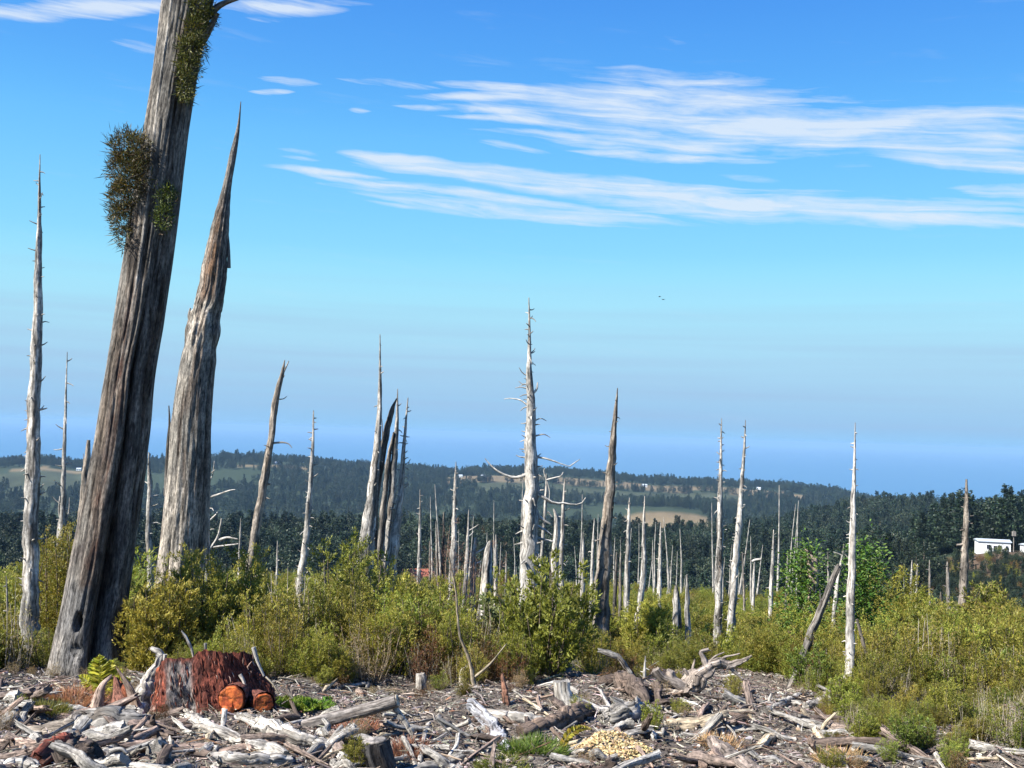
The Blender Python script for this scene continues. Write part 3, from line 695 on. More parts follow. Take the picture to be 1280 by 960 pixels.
def snag(name, pts, d, label, col=PALE, dark=.3, twigs=0, twig_len=8, seg=14, group=None, flute=.16, branches=(), cat='dead tree', split=0, mat=None, lean=0.0, rings=None, tiptear=0.0, dstep=None):
    """pts: (px, py, width px) from the tip to the base in the photo, standing d metres away"""
    SN[0] += 1; seed = SN[0]; d = SD(d)
    q = np.array(pts, float); P3 = np.array([at(x, y, d) for x, y, _ in q]); W = list(q[:, 2] * d / F / 2)
    if lean: P3[:, 1] += np.linspace(lean, 0, len(P3))
    P4 = to_ground(P3, d)
    if len(P4) > len(P3): W.append(W[-1] * 1.12)
    root = empty(name, P4[-1] + [0, 0, .25], label, cat, group)
    if d < 27 and cat == 'dead tree': KEEP_CLEAR.append((P4[-1][0] * .97, P4[-1][1] - .45, .42 if d > 16 else .5))
    n = rings or int(np.clip(np.linalg.norm(P4[0] - P4[-1]) * 14, 20, 170))
    SP = spline(np.column_stack([P4, W]), n)[:, :4]; Ps, Rs = SP[:, :3], np.maximum(SP[:, 3], .004)
    wob = (np.stack([fbm(np.arange(n) * .35, seed, 0, 3, 2), fbm(np.arange(n) * .35, seed + 50, 0, 3, 2), .5 * np.ones(n)], -1) - .5) * Rs[:, None] * .4
    Ps = Ps + wob
    def cf(TH, S, L):
        k = fbm(np.cos(TH) * 2.4 + seed, np.sin(TH) * 2.4, S * 2.6, 60 + seed, 4)[..., None]
        c = col * (1 - min(.9, dark * 1.5) * sstep(.48, .60, k)) * (1 + .15 * (k - .5))
        brown = sstep(.55, .75, fbm(np.cos(TH) * 2 + seed, np.sin(TH) * 2, S * 1.2, 160 + seed, 3))[..., None]
        c = c * (1 - .5 * brown) + np.array([.16, .11, .07]) * .5 * brown
        tip = sstep(.22, 0, S / L)[..., None] * .35
        return c * (1 - tip) + np.array([.17, .145, .12]) * tip
    mb = MB(); tube(mb, Ps, Rs, seg, col, seed, flute, 1.6, .5, cap=(True, False), colfn=cf, knots=.2, jag=(tiptear, 0), rough=.16)
    for k in range(split):                                   # shards standing up beside the torn top
        i0 = int(n * (.10 + .12 * k)); a = random.uniform(0, 6.28); off = np.array([math.cos(a), math.sin(a) * .5, 0]) * Rs[i0 + 3] * .8
        Lh = random.uniform(.25, .6); base = Ps[min(i0 + 6, n - 1)] + off * .7
        tube(mb, spline([base, base + off * .3 + [0, 0, Lh * .6], base + off * .6 + [0, 0, Lh]], 6), [Rs[i0 + 3] * .45, Rs[i0 + 3] * .3, Rs[i0 + 3] * .2, .01, .008, .004], 6, col * .8, seed + k, .2)
    mb.build('trunk', mat or SNAGM, root)
    if twigs:
        tw = MB()
        for k in range(int(twigs * 1.8)):
            t = .03 + .8 * (k + random.random()) / int(twigs * 1.8); i = int(t * (n - 1)); a = random.choice([random.gauss(0, .7), random.gauss(math.pi, .8), random.random() * 6.28])
            dr = np.array([math.cos(a), math.sin(a), random.gauss(.15, .3)]); L = twig_len * d / F * random.uniform(.4, 1.5) + Rs[i]
            p = Ps[i]; tube(tw, spline([p, p + dr * L * .6, p + dr * L + [0, 0, random.gauss(0, .2) * L]], 4), np.linspace(max(1.0 * d / F, Rs[i] * .25), .4 * d / F, 4), 4, col * .75, k, .1, cap=(False, True))
        o = tw.build('twig_stub', SNAGM, root); o['kind'] = 'stuff'
    for b in branches: branch(root, b[0], d, b[1], b[2], col * .95, b[3] if len(b) > 3 else 0.0)
    return root

def build_snags():
    S = snag
    S('dead_tree', [(50, 193, 1), (49, 260, 4), (48, 330, 8.5), (46, 420, 12), (43, 500, 15), (40, 620, 17.5), (38, 740, 20), (37, 826, 25)], 17.5,
      'tall slim pale dead tree full of short snapped twigs, left of the biggest trunk', twigs=34, twig_len=6, seg=20, dark=.45,
      branches=[([(50, 512), (56, 511), (59, 510)], 3, 1)])
    S('dead_tree', [(84, 440, .8), (82, 510, 3), (80, 580, 5.5), (79, 640, 8), (78, 668, 12), (77, 740, 12)], 40,
      'thin dead tree between the leftmost pale trunk and the biggest leaning trunk', twigs=10, branches=[([(79, 655), (74, 640), (75, 620)], 4, 1.5), ([(80, 655), (86, 640), (87, 622)], 3.5, 1)])
    S('dead_tree', [(111, 550, 4), (108, 585, 9), (105, 630, 12), (101, 690, 13), (95, 760, 14)], 30, 'broken-topped grey snag peeping out left of the biggest leaning trunk', col=BUFF, split=2, seg=14)
    S('dead_tree', [(186, 565, 1.5), (187, 610, 6), (186, 660, 7), (188, 715, 8), (189, 780, 9)], 42, 'pale thin snag standing between the two thickest trunks', twigs=6)
    S('dead_tree', [(260, 578, 1.5), (260, 620, 5), (259, 660, 7), (258, 700, 9), (257, 760, 10)], 40, 'white snag with curled side branches just right of the second thickest trunk', twigs=5,
      branches=[([(261, 622), (276, 617), (287, 613), (294, 612)], 3, 1), ([(261, 603), (266, 592), (268, 576)], 2, .8), ([(260, 652), (268, 645), (272, 640)], 3, 1), ([(260, 690), (272, 672), (276, 655), (277, 648)], 4.5, 2), ([(274, 675), (285, 672), (297, 674)], 4, 1.5), ([(266, 684), (282, 682), (298, 680)], 3.5, 1.5)])
    S('dead_tree', [(356, 450, 1), (353, 466, 4.5), (344, 505, 8), (338, 552, 8.5), (327, 620, 10), (317, 680, 11.5), (308, 740, 12), (300, 788, 13)], 26,
      'slim leaning dead tree with a hooked tip and a drooping side branch', col=BUFF * 1.1, dark=.4, twigs=5, seg=16,
      branches=[([(352, 470), (359, 456), (361, 451)], 3, 1), ([(340, 554), (353, 553), (361, 555), (365, 560)], 3, 1), ([(330, 606), (338, 605)], 4, 2)])
    S('dead_tree', [(392, 513, 1), (391, 560, 4), (387, 620, 6.5), (382, 680, 9), (376, 728, 11), (374, 760, 11), (373, 792, 9)], 30,
      'slender pale dead tree tapering to a needle tip, next to the slim hooked one', twigs=22, twig_len=4, seg=14)
    S('dead_tree', [(475, 418, 1), (475, 480, 4), (473, 540, 8), (467, 600, 12), (462, 650, 16), (457, 695, 21), (455, 760, 22)], 34,
      'tallest of the clustered grey trunks left of centre, with a bare needle top', twigs=12, twig_len=4, dark=.5, seg=18, tiptear=0)
    S('dead_tree', [(496, 498, 1.5), (489, 515, 6), (481, 550, 9), (474, 590, 9), (468, 640, 9), (466, 700, 10)], 34.3, 'dark split trunk slanting against the tallest of the clustered grey trunks', col=GREY * .55, dark=.5, seg=14, flute=.3, split=1)
    S('dead_tree', [(497, 486, 1), (496, 530, 5), (492, 580, 8), (488, 640, 10), (481, 700, 11), (474, 760, 12)], 35, 'middle pale trunk of the cluster left of centre', dark=.4, twigs=8, twig_len=4)
    S('dead_tree', [(510, 497, 1), (506, 545, 4), (502, 600, 7), (497, 650, 10), (490, 706, 14), (486, 760, 15)], 34.6, 'right-hand pale trunk of the cluster left of centre, feathered with stubs', twigs=26, twig_len=5, dark=.3)
    S('dead_tree', [(492, 540, 2), (485, 580, 6), (478, 650, 7), (474, 700, 8)], 34.9, 'short inner shard of trunk wedged in the cluster left of centre', col=GREY * .8)
    S('dead_tree', [(525, 612, .8), (525, 650, 3), (524, 700, 5), (523, 760, 6)], 62, 'thin short snag before the red-roofed hut', twigs=8, twig_len=3)
    S('dead_tree', [(570, 577, .8), (569, 610, 4), (568, 660, 6), (566, 710, 8), (564, 770, 10)], 38, 'pale needle-topped snag rising out of the bare brown bush', twigs=14, twig_len=3)
    S('dead_tree', [(586, 637, .8), (584, 690, 4.5), (581, 740, 6), (579, 790, 8)], 42, 'thin white snag just right of the bare brown bush', twigs=5)
    S('dead_tree', [(594, 672, 3), (592, 710, 6), (590, 780, 8)], 40, 'short white snag with an upturned arm left of the broken stub', branches=[([(594, 692), (604, 686), (609, 678)], 2.5, 1), ([(594, 705), (601, 702)], 3, 1.5)])
    S('dead_tree', [(613, 676, 3), (612, 686, 9), (609, 720, 14), (606, 760, 15), (603, 808, 17)], 28, 'stout broken pale stub with a blackened flank, left of the central bush', dark=.75, split=3, seg=18, flute=.3)
    S('dead_tree', [(620, 668, 1), (620, 700, 4), (619, 760, 5)], 40, 'thin grey snag behind the stout broken stub')
    S('dead_tree', [(661, 372, 1.2), (662, 430, 4), (662, 470, 8), (664, 510, 11), (664, 560, 14), (664, 610, 17), (663, 660, 20), (661, 720, 24), (660, 780, 26)], 30,
      'tall white central dead tree with long bare side branches above the bright bush', seg=22, twigs=44, twig_len=7, dark=.25,
      branches=[([(666, 492), (671, 486), (672, 478)], 3.5, 1.5), ([(660, 507), (650, 500), (637, 498), (630, 499)], 2.2, .8), ([(660, 486), (651, 484), (644, 485)], 2, .8), ([(668, 526), (676, 523), (683, 526)], 2, .8), ([(668, 545), (680, 543), (688, 547)], 2.5, .8),
                ([(658, 572), (650, 571), (645, 569)], 2.5, .8), ([(670, 571), (685, 574), (702, 580), (712, 583)], 3, 1), ([(712, 583), (719, 578), (725, 574)], 1.5, .8), ([(658, 593), (645, 597), (632, 594), (618, 586), (606, 573)], 4.5, 1.2),
                ([(670, 616), (680, 622), (692, 629), (705, 629), (718, 631), (727, 629), (732, 622)], 5, 1), ([(670, 642), (679, 650), (688, 655)], 5, 2), ([(671, 657), (680, 662), (690, 669)], 4, 1.5), ([(671, 672), (682, 675), (692, 677)], 4, 2)])
    S('dead_tree', [(683, 592, 1), (683, 615, 4), (681, 642, 4)], 31, 'thin curved bare stem with crooked arms right behind the central dead tree', cat='dead stem',
      branches=[([(683, 600), (680, 590), (681, 585)], 2, 1), ([(683, 600), (694, 597), (701, 595), (704, 590)], 2.5, 1), ([(684, 602), (687, 615), (686, 628)], 2, 1), ([(681, 640), (686, 641), (690, 646)], 3, 1.5)])
    S('dead_tree', [(692, 636, 2), (695, 645, 5), (696, 665, 8), (694, 700, 9), (693, 760, 10)], 31.5, 'short pale snag with an elbowed top, just right of the central dead tree', split=2)
    S('dead_tree', [(706, 598, 1.5), (704, 640, 4.5), (702, 700, 6), (701, 760, 7)], 33, 'thin straight white snag right of the central dead tree', twigs=10, twig_len=4)
    S('dead_tree', [(772, 485, 1), (770, 510, 4), (766, 560, 9), (762, 610, 12), (757, 670, 15), (752, 742, 19), (750, 800, 20)], 34,
      'thick grey-brown dead tree with a split spear tip, right of centre', col=BUFF * .85, dark=.45, seg=18, twigs=10, twig_len=4, flute=.22, branches=[([(766, 540), (768, 515), (770, 500)], 4, 1.5)])
    S('dead_tree', [(787, 622, .8), (786, 650, 4), (784, 720, 6.5), (782, 805, 8)], 40, 'thin pale snag immediately right of the grey-brown spear-tipped tree', twigs=12, twig_len=3)
    S('dead_tree', [(806, 620, .8), (805, 660, 4), (804, 715, 7), (799, 760, 8), (793, 808, 8)], 36, 'white snag with a slight bend halfway, second right of the spear-tipped tree', twigs=8, twig_len=3)
    S('dead_tree', [(826, 652, .8), (825, 700, 4.5), (824, 750, 5)], 48, 'short thin snag standing alone before the dark wood', twigs=6, twig_len=3)
    S('dead_tree', [(743, 648, .8), (741, 690, 4), (739, 750, 5)], 44, 'thin snag close left of the spear-tipped tree', twigs=5, twig_len=3)
    S('dead_tree', [(729, 665, .8), (729, 690, 4), (728, 740, 6)], 46, 'short white snag above the right shoulder of the bright bush')
    S('dead_tree', [(845, 732, 3), (846, 750, 9), (846, 800, 12)], 32, 'short forked white snag, jagged at the top, with a black hollow', split=3, dark=.85, flute=.3)
    S('dead_tree', [(859, 718, 1.5), (859, 750, 6), (860, 806, 8)], 30, 'short grey-white snag right beside the forked one', dark=.4)
    S('dead_tree', [(902, 523, .8), (901, 580, 4), (900, 650, 7.5), (899, 720, 9), (897, 785, 11)], 36, 'left one of the pair of tall twin snags right of centre', twigs=30, twig_len=3.5, dark=.5)
    S('dead_tree', [(932, 525, .8), (929, 580, 4), (924, 650, 7), (918, 720, 8.5), (913, 795, 10)], 32.5, 'right one of the pair of tall twin snags, leaning slightly', twigs=26, twig_len=3.5)
    S('dead_tree', [(943, 702, 2), (942, 730, 3.5), (941, 770, 5)], 58, 'short snag topped by a pale crossbar, right of the twin snags', branches=[([(940, 702), (944, 700), (951, 699)], 3, 3)])
    S('dead_tree', [(967, 662, .8), (966, 700, 4.5), (964, 740, 5), (963, 792, 6)], 46, 'thin snag left of the young conifers', twigs=6, twig_len=3)
    S('dead_tree', [(1013, 694, 5), (1017, 702, 11), (1015, 740, 12), (1012, 785, 12)], 33, 'broad blunt-topped buff snag behind the leaning log', col=np.array([.45, .34, .28]), dark=.3, split=2, seg=20, tiptear=.22, flute=.28)
    S('dead_tree', [(999, 738, 3), (1000, 752, 8), (999, 800, 10)], 33.5, 'short jagged snag left of the blunt buff one', dark=.5, split=2, col=GREY)
    S('dead_tree', [(1047, 711, 6), (1036, 738, 9), (1018, 782, 10), (1001, 826, 11), (996, 838, 11)], 17.2, 'dark brown dead trunk leaning hard to the right before the young conifers', col=GREY * .8, dark=.5, seg=22, tiptear=.12, flute=.35, split=1)
    S('dead_tree', [(1055, 680, .8), (1052, 700, 3), (1045, 740, 5), (1042, 790, 6)], 40, 'thin slanting snag left of the bright white one', twigs=3)
    S('dead_tree', [(1069, 528, .8), (1068, 580, 3.5), (1066, 640, 7), (1065, 700, 9), (1063, 780, 10.5), (1062, 845, 12)], 15.3, 'bright white straight dead tree with a needle tip, tallest on the right side', col=PALE * 1.15, dark=.25, twigs=22, twig_len=3, seg=18)
    S('dead_tree', [(1208, 599, 2), (1208, 640, 6), (1206, 690, 8.5), (1204, 750, 11)], 52, 'grey-brown dead tree standing alone left of the white house', col=BUFF * .75, dark=.3, twigs=14, twig_len=4, branches=[([(1205, 680), (1200, 681), (1196, 681)], 3.5, 2.5), ([(1206, 662), (1200, 663)], 2, 1)])
    S('dead_tree', [(1214, 787, 3), (1213, 800, 5), (1212, 815, 6)], 32, 'small white stub poking out of the thicket at the right')
    S('dead_tree', [(1199, 858, 3), (1199, 868, 5), (1198, 890, 5)], 15, 'tiny white stub low in the right-hand thicket')
    S('dead_tree', [(1071, 774, 3), (1078, 800, 4.5), (1087, 832, 4)], 22, 'thin brown crooked stem right of the bright white tree', col=BUFF * .6, cat='dead stem')
    # thin pole-like stems among the scrub
    for (x0, y0, x1, y1, w, d, lb) in [(405, 700, 410, 790, 5, 34, 'grey'), (555, 640, 552, 770, 5, 40, 'brown'), (546, 660, 548, 760, 4, 44, 'grey'), (537, 676, 538, 760, 3, 50, 'grey'), (347, 676, 346, 730, 3, 60, 'white'), (301, 648, 299, 700, 3, 60, 'white'), (409, 735, 412, 775, 4, 32, 'white'),
                                       (985, 690, 983, 740, 3, 60, 'grey'), (1090, 695, 1090, 730, 2.5, 80, 'grey'), (1140, 700, 1138, 760, 3.5, 62, 'white'), (1147, 705, 1145, 755, 4, 60, 'white'), (1162, 700, 1162, 735, 3, 80, 'grey'), (1184, 702, 1186, 757, 5, 60, 'grey'), (1176, 740, 1177, 765, 4, 50, 'grey'), (928, 690, 930, 745, 3, 70, 'grey'),
                                       (688, 690, 689, 740, 3, 60, 'grey'), (771, 690, 768, 760, 5, 40, 'brown'), (776, 690, 775, 760, 4, 42, 'grey'), (8, 720, 10, 780, 3, 26, 'white'), (1035, 690, 1036, 760, 3, 52, 'grey'), (633, 690, 632, 740, 3, 55, 'grey'), (807, 820, 805, 850, 4, 15, 'white'), (1033, 810, 1033, 865, 3, 18, 'buff'), (678, 795, 680, 850, 4, 16.5, 'grey'),
                                       (1072, 890, 1072, 920, 2.5, 12.5, 'grey'), (660, 790, 662, 840, 3, 17, 'grey')]:
        c = {'grey': GREY, 'white': PALE, 'brown': GREY * .6, 'buff': BUFF}[lb]
        S('bare_sapling', [(x0, y0, w * .35), ((x0 + x1) / 2, (y0 + y1) / 2, w * .9), (x1, y1, w)], d, 'thin bare %s dead sapling in the scrub near %s' % (lb, mark(x1)), col=c, twigs=3, twig_len=3, seg=8, group='thin dead saplings in the scrub', cat='dead stem')
    # thin bare poles standing along the edge of the far wood
    rng = np.random.default_rng(3)
    mb = MB(); P = spline([(0, 0, -1), (.05, .03, 3), (-.06, 0, 6), (.02, 0, 10)], 12)
    tube(mb, P, np.linspace(.18, .03, 12), 6, PALE * .75, 1, .15); me = mb.mesh('far_snag', SNAGM)
    for k in range(110):
        px, d = (rng.uniform(-10, 1290), rng.uniform(110, 225)) if k < 60 else (rng.uniform(530, 1010), rng.uniform(60, 130))
        if 1195 < px: px -= 700
        x = (px - 640) / F * d; s = rng.uniform(.5, 1.15) * (1 if k < 60 else .62)
        o = bpy.data.objects.new('far_snag', me); COL.objects.link(o); o.location = (x, d, gz(x, d)); o.scale = (s, s, s * rng.uniform(.7, 1.4)); o.rotation_euler = (rng.normal(0, .06), rng.normal(0, .06), rng.random() * 6)
        tag(o, 'small thin far-off grey snag before the dark wood beyond ' + mark(px), 'dead tree', 'far snags along the dark wood')
build_snags()

# ------------------------------------------------------------------ the two thick trunks and what grows on them
def clump(mb, c, axes, n, cols, L, W, up=.3, rng=None, shell=.75):
    q = runit(n, rng); rr = (.45 + .55 * rng.random((n, 1)) ** .6) * (1 + rng.normal(0, .12, (n, 1)))
    P = np.asarray(c) + q * np.asarray(axes) * rr
    k = fbm(P[:, 0] * 7, P[:, 1] * 7, P[:, 2] * 7, 14, 2) > .34; P, q = P[k], q[k]; n = len(P); L = L * np.where(rng.random(n) < .12, 2.4, 1.0)
    leaf_quads(mb, P, nrm(q * .8 + [0, 0, up] + rng.normal(0, .5, (n, 3))), L * rng.uniform(.6, 1.6, n), W * rng.uniform(.7, 1.4, n), pal(n, cols, jit=.25, rng=rng), rng)
def build_big_trunk():
    d = float(gpix(110, 846)[1]) + .35
    pts = [(246, -70, 68), (235, 0, 62), (221, 80, 54), (208, 160, 54), (197, 240, 57), (186, 320, 59), (174, 400, 60), (161, 480, 60), (151, 560, 65), (138, 640, 70), (125, 720, 74), (113, 800, 80), (109, 846, 90)]
    q = np.array(pts, float); P3 = np.array([at(x, y, d) for x, y, _ in q]); W = list(q[:, 2] * d / F / 2)
    P4 = to_ground(P3, d, .35)
    if len(P4) > len(P3): W.append(W[-1] * 1.15)
    root = empty('dead_tree', P4[-1] + [0, 0, .35], 'thickest trunk, leaning and grey-brown, cracked, with green tufts growing on it', 'dead tree')
    n = 300; SP = spline(np.column_stack([P4, W]), n); Ps, Rs = SP[:, :3], SP[:, 3]
    ys = np.array([pix(p)[1] for p in Ps]); s_ = np.concatenate([[0], np.cumsum(np.linalg.norm(np.diff(Ps, axis=0), axis=1))])
    Y = lambda S: np.interp(S, s_, ys)
    def disp(TH, S, dsp):
        y = Y(S); w = (fbm(S * .8, 0, 0, 5, 3) - .5) * .16
        g0 = 1.0 + .16 * sstep(700, 300, y) + w                                   # the long deep crack on the shaded side
        wid = .07 + .17 * sstep(440, 680, y)
        c = np.exp(-((TH - g0) / wid) ** 2) * sstep(330, 470, y) * (.68 + .12 * sstep(600, 720, y))
        for off, dep, y0, y1 in ((-.38, .16, 250, 420), (-.62, .14, 280, 600), (.28, .10, 200, 520), (-.2, .2, 150, 330), (.62, .05, 300, 760), (1.0, .05, 430, 720), (-.85, .22, 420, 640)):
            c = c + np.exp(-((TH - g0 - off - .5 * w) / .045) ** 2) * dep * sstep(y0 - 60, y0, y) * sstep(y1 + 80, y1, y) * (.5 + vn(S * 3, off * 50, 0, 8))
        rid = np.exp(-((TH - (1.57 + .33 * sstep(320, 60, y))) / .05) ** 2) * .05 * sstep(420, 330, y)
        hole = sstep(1.15, .8, np.hypot((TH - 1.70) / .13, (y - 772) / 11)) * .55
        pit = sstep(1.2, .3, np.hypot((TH - 1.60) / .3, (y - 806) / 9)) * .10
        fine = (fbm(np.cos(TH) * 9, np.sin(TH) * 9, S * .7, 77, 3) - .5) * .06
        but = .13 * sstep(740, 850, y) * (fbm(np.cos(TH) * 1.7 + 3, np.sin(TH) * 1.7, .2, 19, 2) - .3) * 2
        return dsp - c + rid - hole - pit + fine + but
    def cf(TH, S, L):
        y = Y(S); n1 = fbm(np.cos(TH) * 2.5, np.sin(TH) * 2.5, S * .9, 61, 4); n2 = fbm(np.cos(TH) * 5, np.sin(TH) * 5, S * 2.2, 67, 3)
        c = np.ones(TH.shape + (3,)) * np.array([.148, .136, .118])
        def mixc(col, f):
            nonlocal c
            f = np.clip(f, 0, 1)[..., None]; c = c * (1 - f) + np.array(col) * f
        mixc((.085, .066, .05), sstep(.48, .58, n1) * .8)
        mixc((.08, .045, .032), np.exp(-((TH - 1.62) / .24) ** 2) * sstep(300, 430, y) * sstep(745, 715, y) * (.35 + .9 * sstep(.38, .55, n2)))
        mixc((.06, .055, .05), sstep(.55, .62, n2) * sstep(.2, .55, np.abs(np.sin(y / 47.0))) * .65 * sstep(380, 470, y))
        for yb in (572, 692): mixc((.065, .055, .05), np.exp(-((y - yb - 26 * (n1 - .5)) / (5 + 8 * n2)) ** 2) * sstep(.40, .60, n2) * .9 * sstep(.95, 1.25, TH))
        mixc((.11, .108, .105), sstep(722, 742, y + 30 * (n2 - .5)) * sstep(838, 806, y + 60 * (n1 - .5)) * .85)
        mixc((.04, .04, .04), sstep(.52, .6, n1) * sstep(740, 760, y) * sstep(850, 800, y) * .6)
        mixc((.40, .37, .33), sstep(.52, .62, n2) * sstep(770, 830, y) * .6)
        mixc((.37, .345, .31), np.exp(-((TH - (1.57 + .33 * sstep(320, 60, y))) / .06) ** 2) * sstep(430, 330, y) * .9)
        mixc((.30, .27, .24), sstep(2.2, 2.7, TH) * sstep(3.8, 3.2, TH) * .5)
        return c
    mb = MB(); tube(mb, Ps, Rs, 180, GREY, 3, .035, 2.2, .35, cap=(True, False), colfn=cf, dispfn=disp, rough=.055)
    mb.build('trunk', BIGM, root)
    branch(root, [(258, 22), (268, 12), (280, 4), (303, -3)], d, 12, 3, GREY * .5, -.1)
    branch(root, [(236, 70), (250, 55), (262, 36), (272, 16)], d, 16, 6, GREY * .6, -.12)
    KEEP_CLEAR.append((P4[-1][0], P4[-1][1], 1.15)); KEEP_CLEAR.append((P4[-1][0] + .1, P4[-1][1] - 1.0, .9))
    rng = np.random.default_rng(8); pm = d / F
    def epi(cs, label, cols, n, L, W, stalks=0):
        mb = MB(); c0 = at(cs[0][0], cs[0][1], d - .25)
        for x, y, rx, ry, dd in cs: clump(mb, at(x, y, d + dd), (rx * pm, .28, ry * pm), int(n * rx * ry / 300), cols, L, W, .25, rng)
        r = empty('epiphyte_plant', c0, label, 'plant'); mb.build('foliage', MOSSM, r, False)
        st = MB()
        for k in range(14):
            x, y, rx, ry, dd = cs[k % len(cs)]; b = at(x + rng.normal(0, 4), y + rng.normal(0, 8), d + dd); e = b + nrm(rng.normal(size=3) + [-.2 * (x < 200), -.3, .2]) * rx * pm * 1.1
            tube(st, spline([b, (b + e) / 2 + rng.normal(0, .02, 3), e], 5), np.linspace(.009, .004, 5), 4, (.12, .09, .06), k, .1)
        st.build('stem', LITM, r)['kind'] = 'stuff'
    E1 = [(.05, .062, .014), (.085, .09, .018), (.19, .16, .025), (.06, .055, .03), (.12, .10, .06)]
    E2 = [(.04, .058, .009), (.075, .09, .012), (.14, .145, .018)]
    epi([(162, 185, 24, 22, -.1), (157, 212, 22, 26, -.1), (164, 232, 20, 28, -.25), (152, 250, 16, 22, -.05), (157, 275, 18, 24, -.1), (160, 298, 11, 16, -.15), (176, 190, 16, 22, -.3), (178, 215, 12, 26, -.3)],
        'big bushy green-brown tuft hanging on the left flank of the thickest trunk', E1, 1500, .055, .011)
    epi([(252, 10, 15, 16, -.2), (246, 38, 13, 20, -.25), (240, 62, 17, 18, -.28), (236, 82, 14, 14, -.3), (233, 108, 9, 22, -.3), (262, 22, 10, 10, -.1)],
        'dark green moss and leaves running down the upper right of the thickest trunk', E2 + E1[:2], 1400, .045, .012)
    epi([(208, 248, 10, 14, -.33), (205, 272, 10, 18, -.33), (212, 240, 6, 10, -.3)], 'small mossy green patch on the front of the thickest trunk', E2, 1300, .035, .012)
    return d
DBIG = build_big_trunk()

def build_second_trunk():
    d = 23.0
    pts = [(301, 127, 1), (299, 150, 3), (296, 170, 6), (290, 200, 8.5), (282.5, 240, 11), (276, 280, 20), (270, 320, 27), (265, 360, 31), (256, 400, 39), (250, 440, 42), (244.5, 480, 45), (240, 530, 49), (236, 600, 53), (231, 660, 56), (225, 720, 58), (220, 780, 62)]
    q = np.array(pts, float); P3 = np.array([at(x, y, d) for x, y, _ in q]); W = list(q[:, 2] * d / F / 2)
    P4 = to_ground(P3, d); 
    if len(P4) > len(P3): W.append(W[-1] * 1.1)
    root = empty('dead_tree', P4[-1] + [0, 0, .25], 'second thickest trunk, grey with a long torn spear tip and a rusty patch', 'dead tree')
    n = 240; SP = spline(np.column_stack([P4, W]), n); Ps, Rs = SP[:, :3], np.maximum(SP[:, 3], .006)
    ys = np.array([pix(p)[1] for p in Ps]); s_ = np.concatenate([[0], np.cumsum(np.linalg.norm(np.diff(Ps, axis=0), axis=1))]); Y = lambda S: np.interp(S, s_, ys)
    def disp(TH, S, dsp):
        y = Y(S); fine = (fbm(np.cos(TH) * 8, np.sin(TH) * 8, S * .6, 87, 3) - .5) * .12
        torn = (fbm(np.cos(TH) * 3, np.sin(TH) * 3, S * 3, 88, 3) - .5) * .5 * np.exp(-((y - 400) / 40) ** 2)
        c = np.exp(-((TH - .75 - .1 * np.sin(S)) / .07) ** 2) * .35 * sstep(230, 280, y) * sstep(480, 400, y) + np.exp(-((TH - .45) / .07) ** 2) * .25 * sstep(300, 340, y) + np.exp(-((TH - 1.9) / .05) ** 2) * .12 * sstep(430, 520, y)
        edge = (fbm(S * 2.5, 0, 0, 89, 3) - .5) * .35 * sstep(520, 300, y)
        return dsp + fine + torn - c + edge
    def cf(TH, S, L):
        y = Y(S); n1 = fbm(np.cos(TH) * 3, np.sin(TH) * 3, S * .7, 91, 4); n2 = fbm(np.cos(TH) * 5, np.sin(TH) * 5, S * 2, 93, 3)
        c = np.ones(TH.shape + (3,)) * np.array([.24, .22, .19])
        def mixc(col, f):
            nonlocal c
            f = np.clip(f, 0, 1)[..., None]; c = c * (1 - f) + np.array(col) * f
        mixc((.13, .10, .078), sstep(.48, .6, n1) * .75)
        mixc((.19, .105, .055), np.exp(-((TH - 1.5) / .6) ** 2) * sstep(250, 300, y) * sstep(385, 365, y + 20 * (n2 - .5)) * .85)
        mixc((.48, .43, .36), sstep(375, 388, y + 30 * (n2 - .5)) * sstep(450, 415, y + 40 * (n1 - .5)) * sstep(.4, .55, n2))
        mixc((.10, .09, .08), sstep(.57, .64, n2) * sstep(470, 400, y) * .7)
        mixc((.40, .35, .29), sstep(560, 680, y) * .5)
        mixc((.13, .12, .11), sstep(260, 150, y) * .6)
        return c
    mb = MB(); tube(mb, Ps, Rs, 120, GREY, 4, .05, 2.0, .3, rough=.06, cap=(True, False), colfn=cf, dispfn=disp)
    mb.build('trunk', BIGM, root)
    for pts_, w0, w1, c in (([(209, 620), (210, 560), (212, 530), (211, 507)], 9, 1.5, GREY * .45), ([(286, 335), (286, 310), (285, 290)], 5, 1.5, GREY), ([(239, 405), (236, 395), (238, 385)], 5, 2, GREY), ([(277, 300), (283, 262), (287, 235)], 5, 1.5, GREY * .8)):
        branch(root, pts_, d, w0, w1, c, 0, 'torn_shard')
    KEEP_CLEAR.append((P4[-1][0], P4[-1][1], .7))
build_second_trunk()

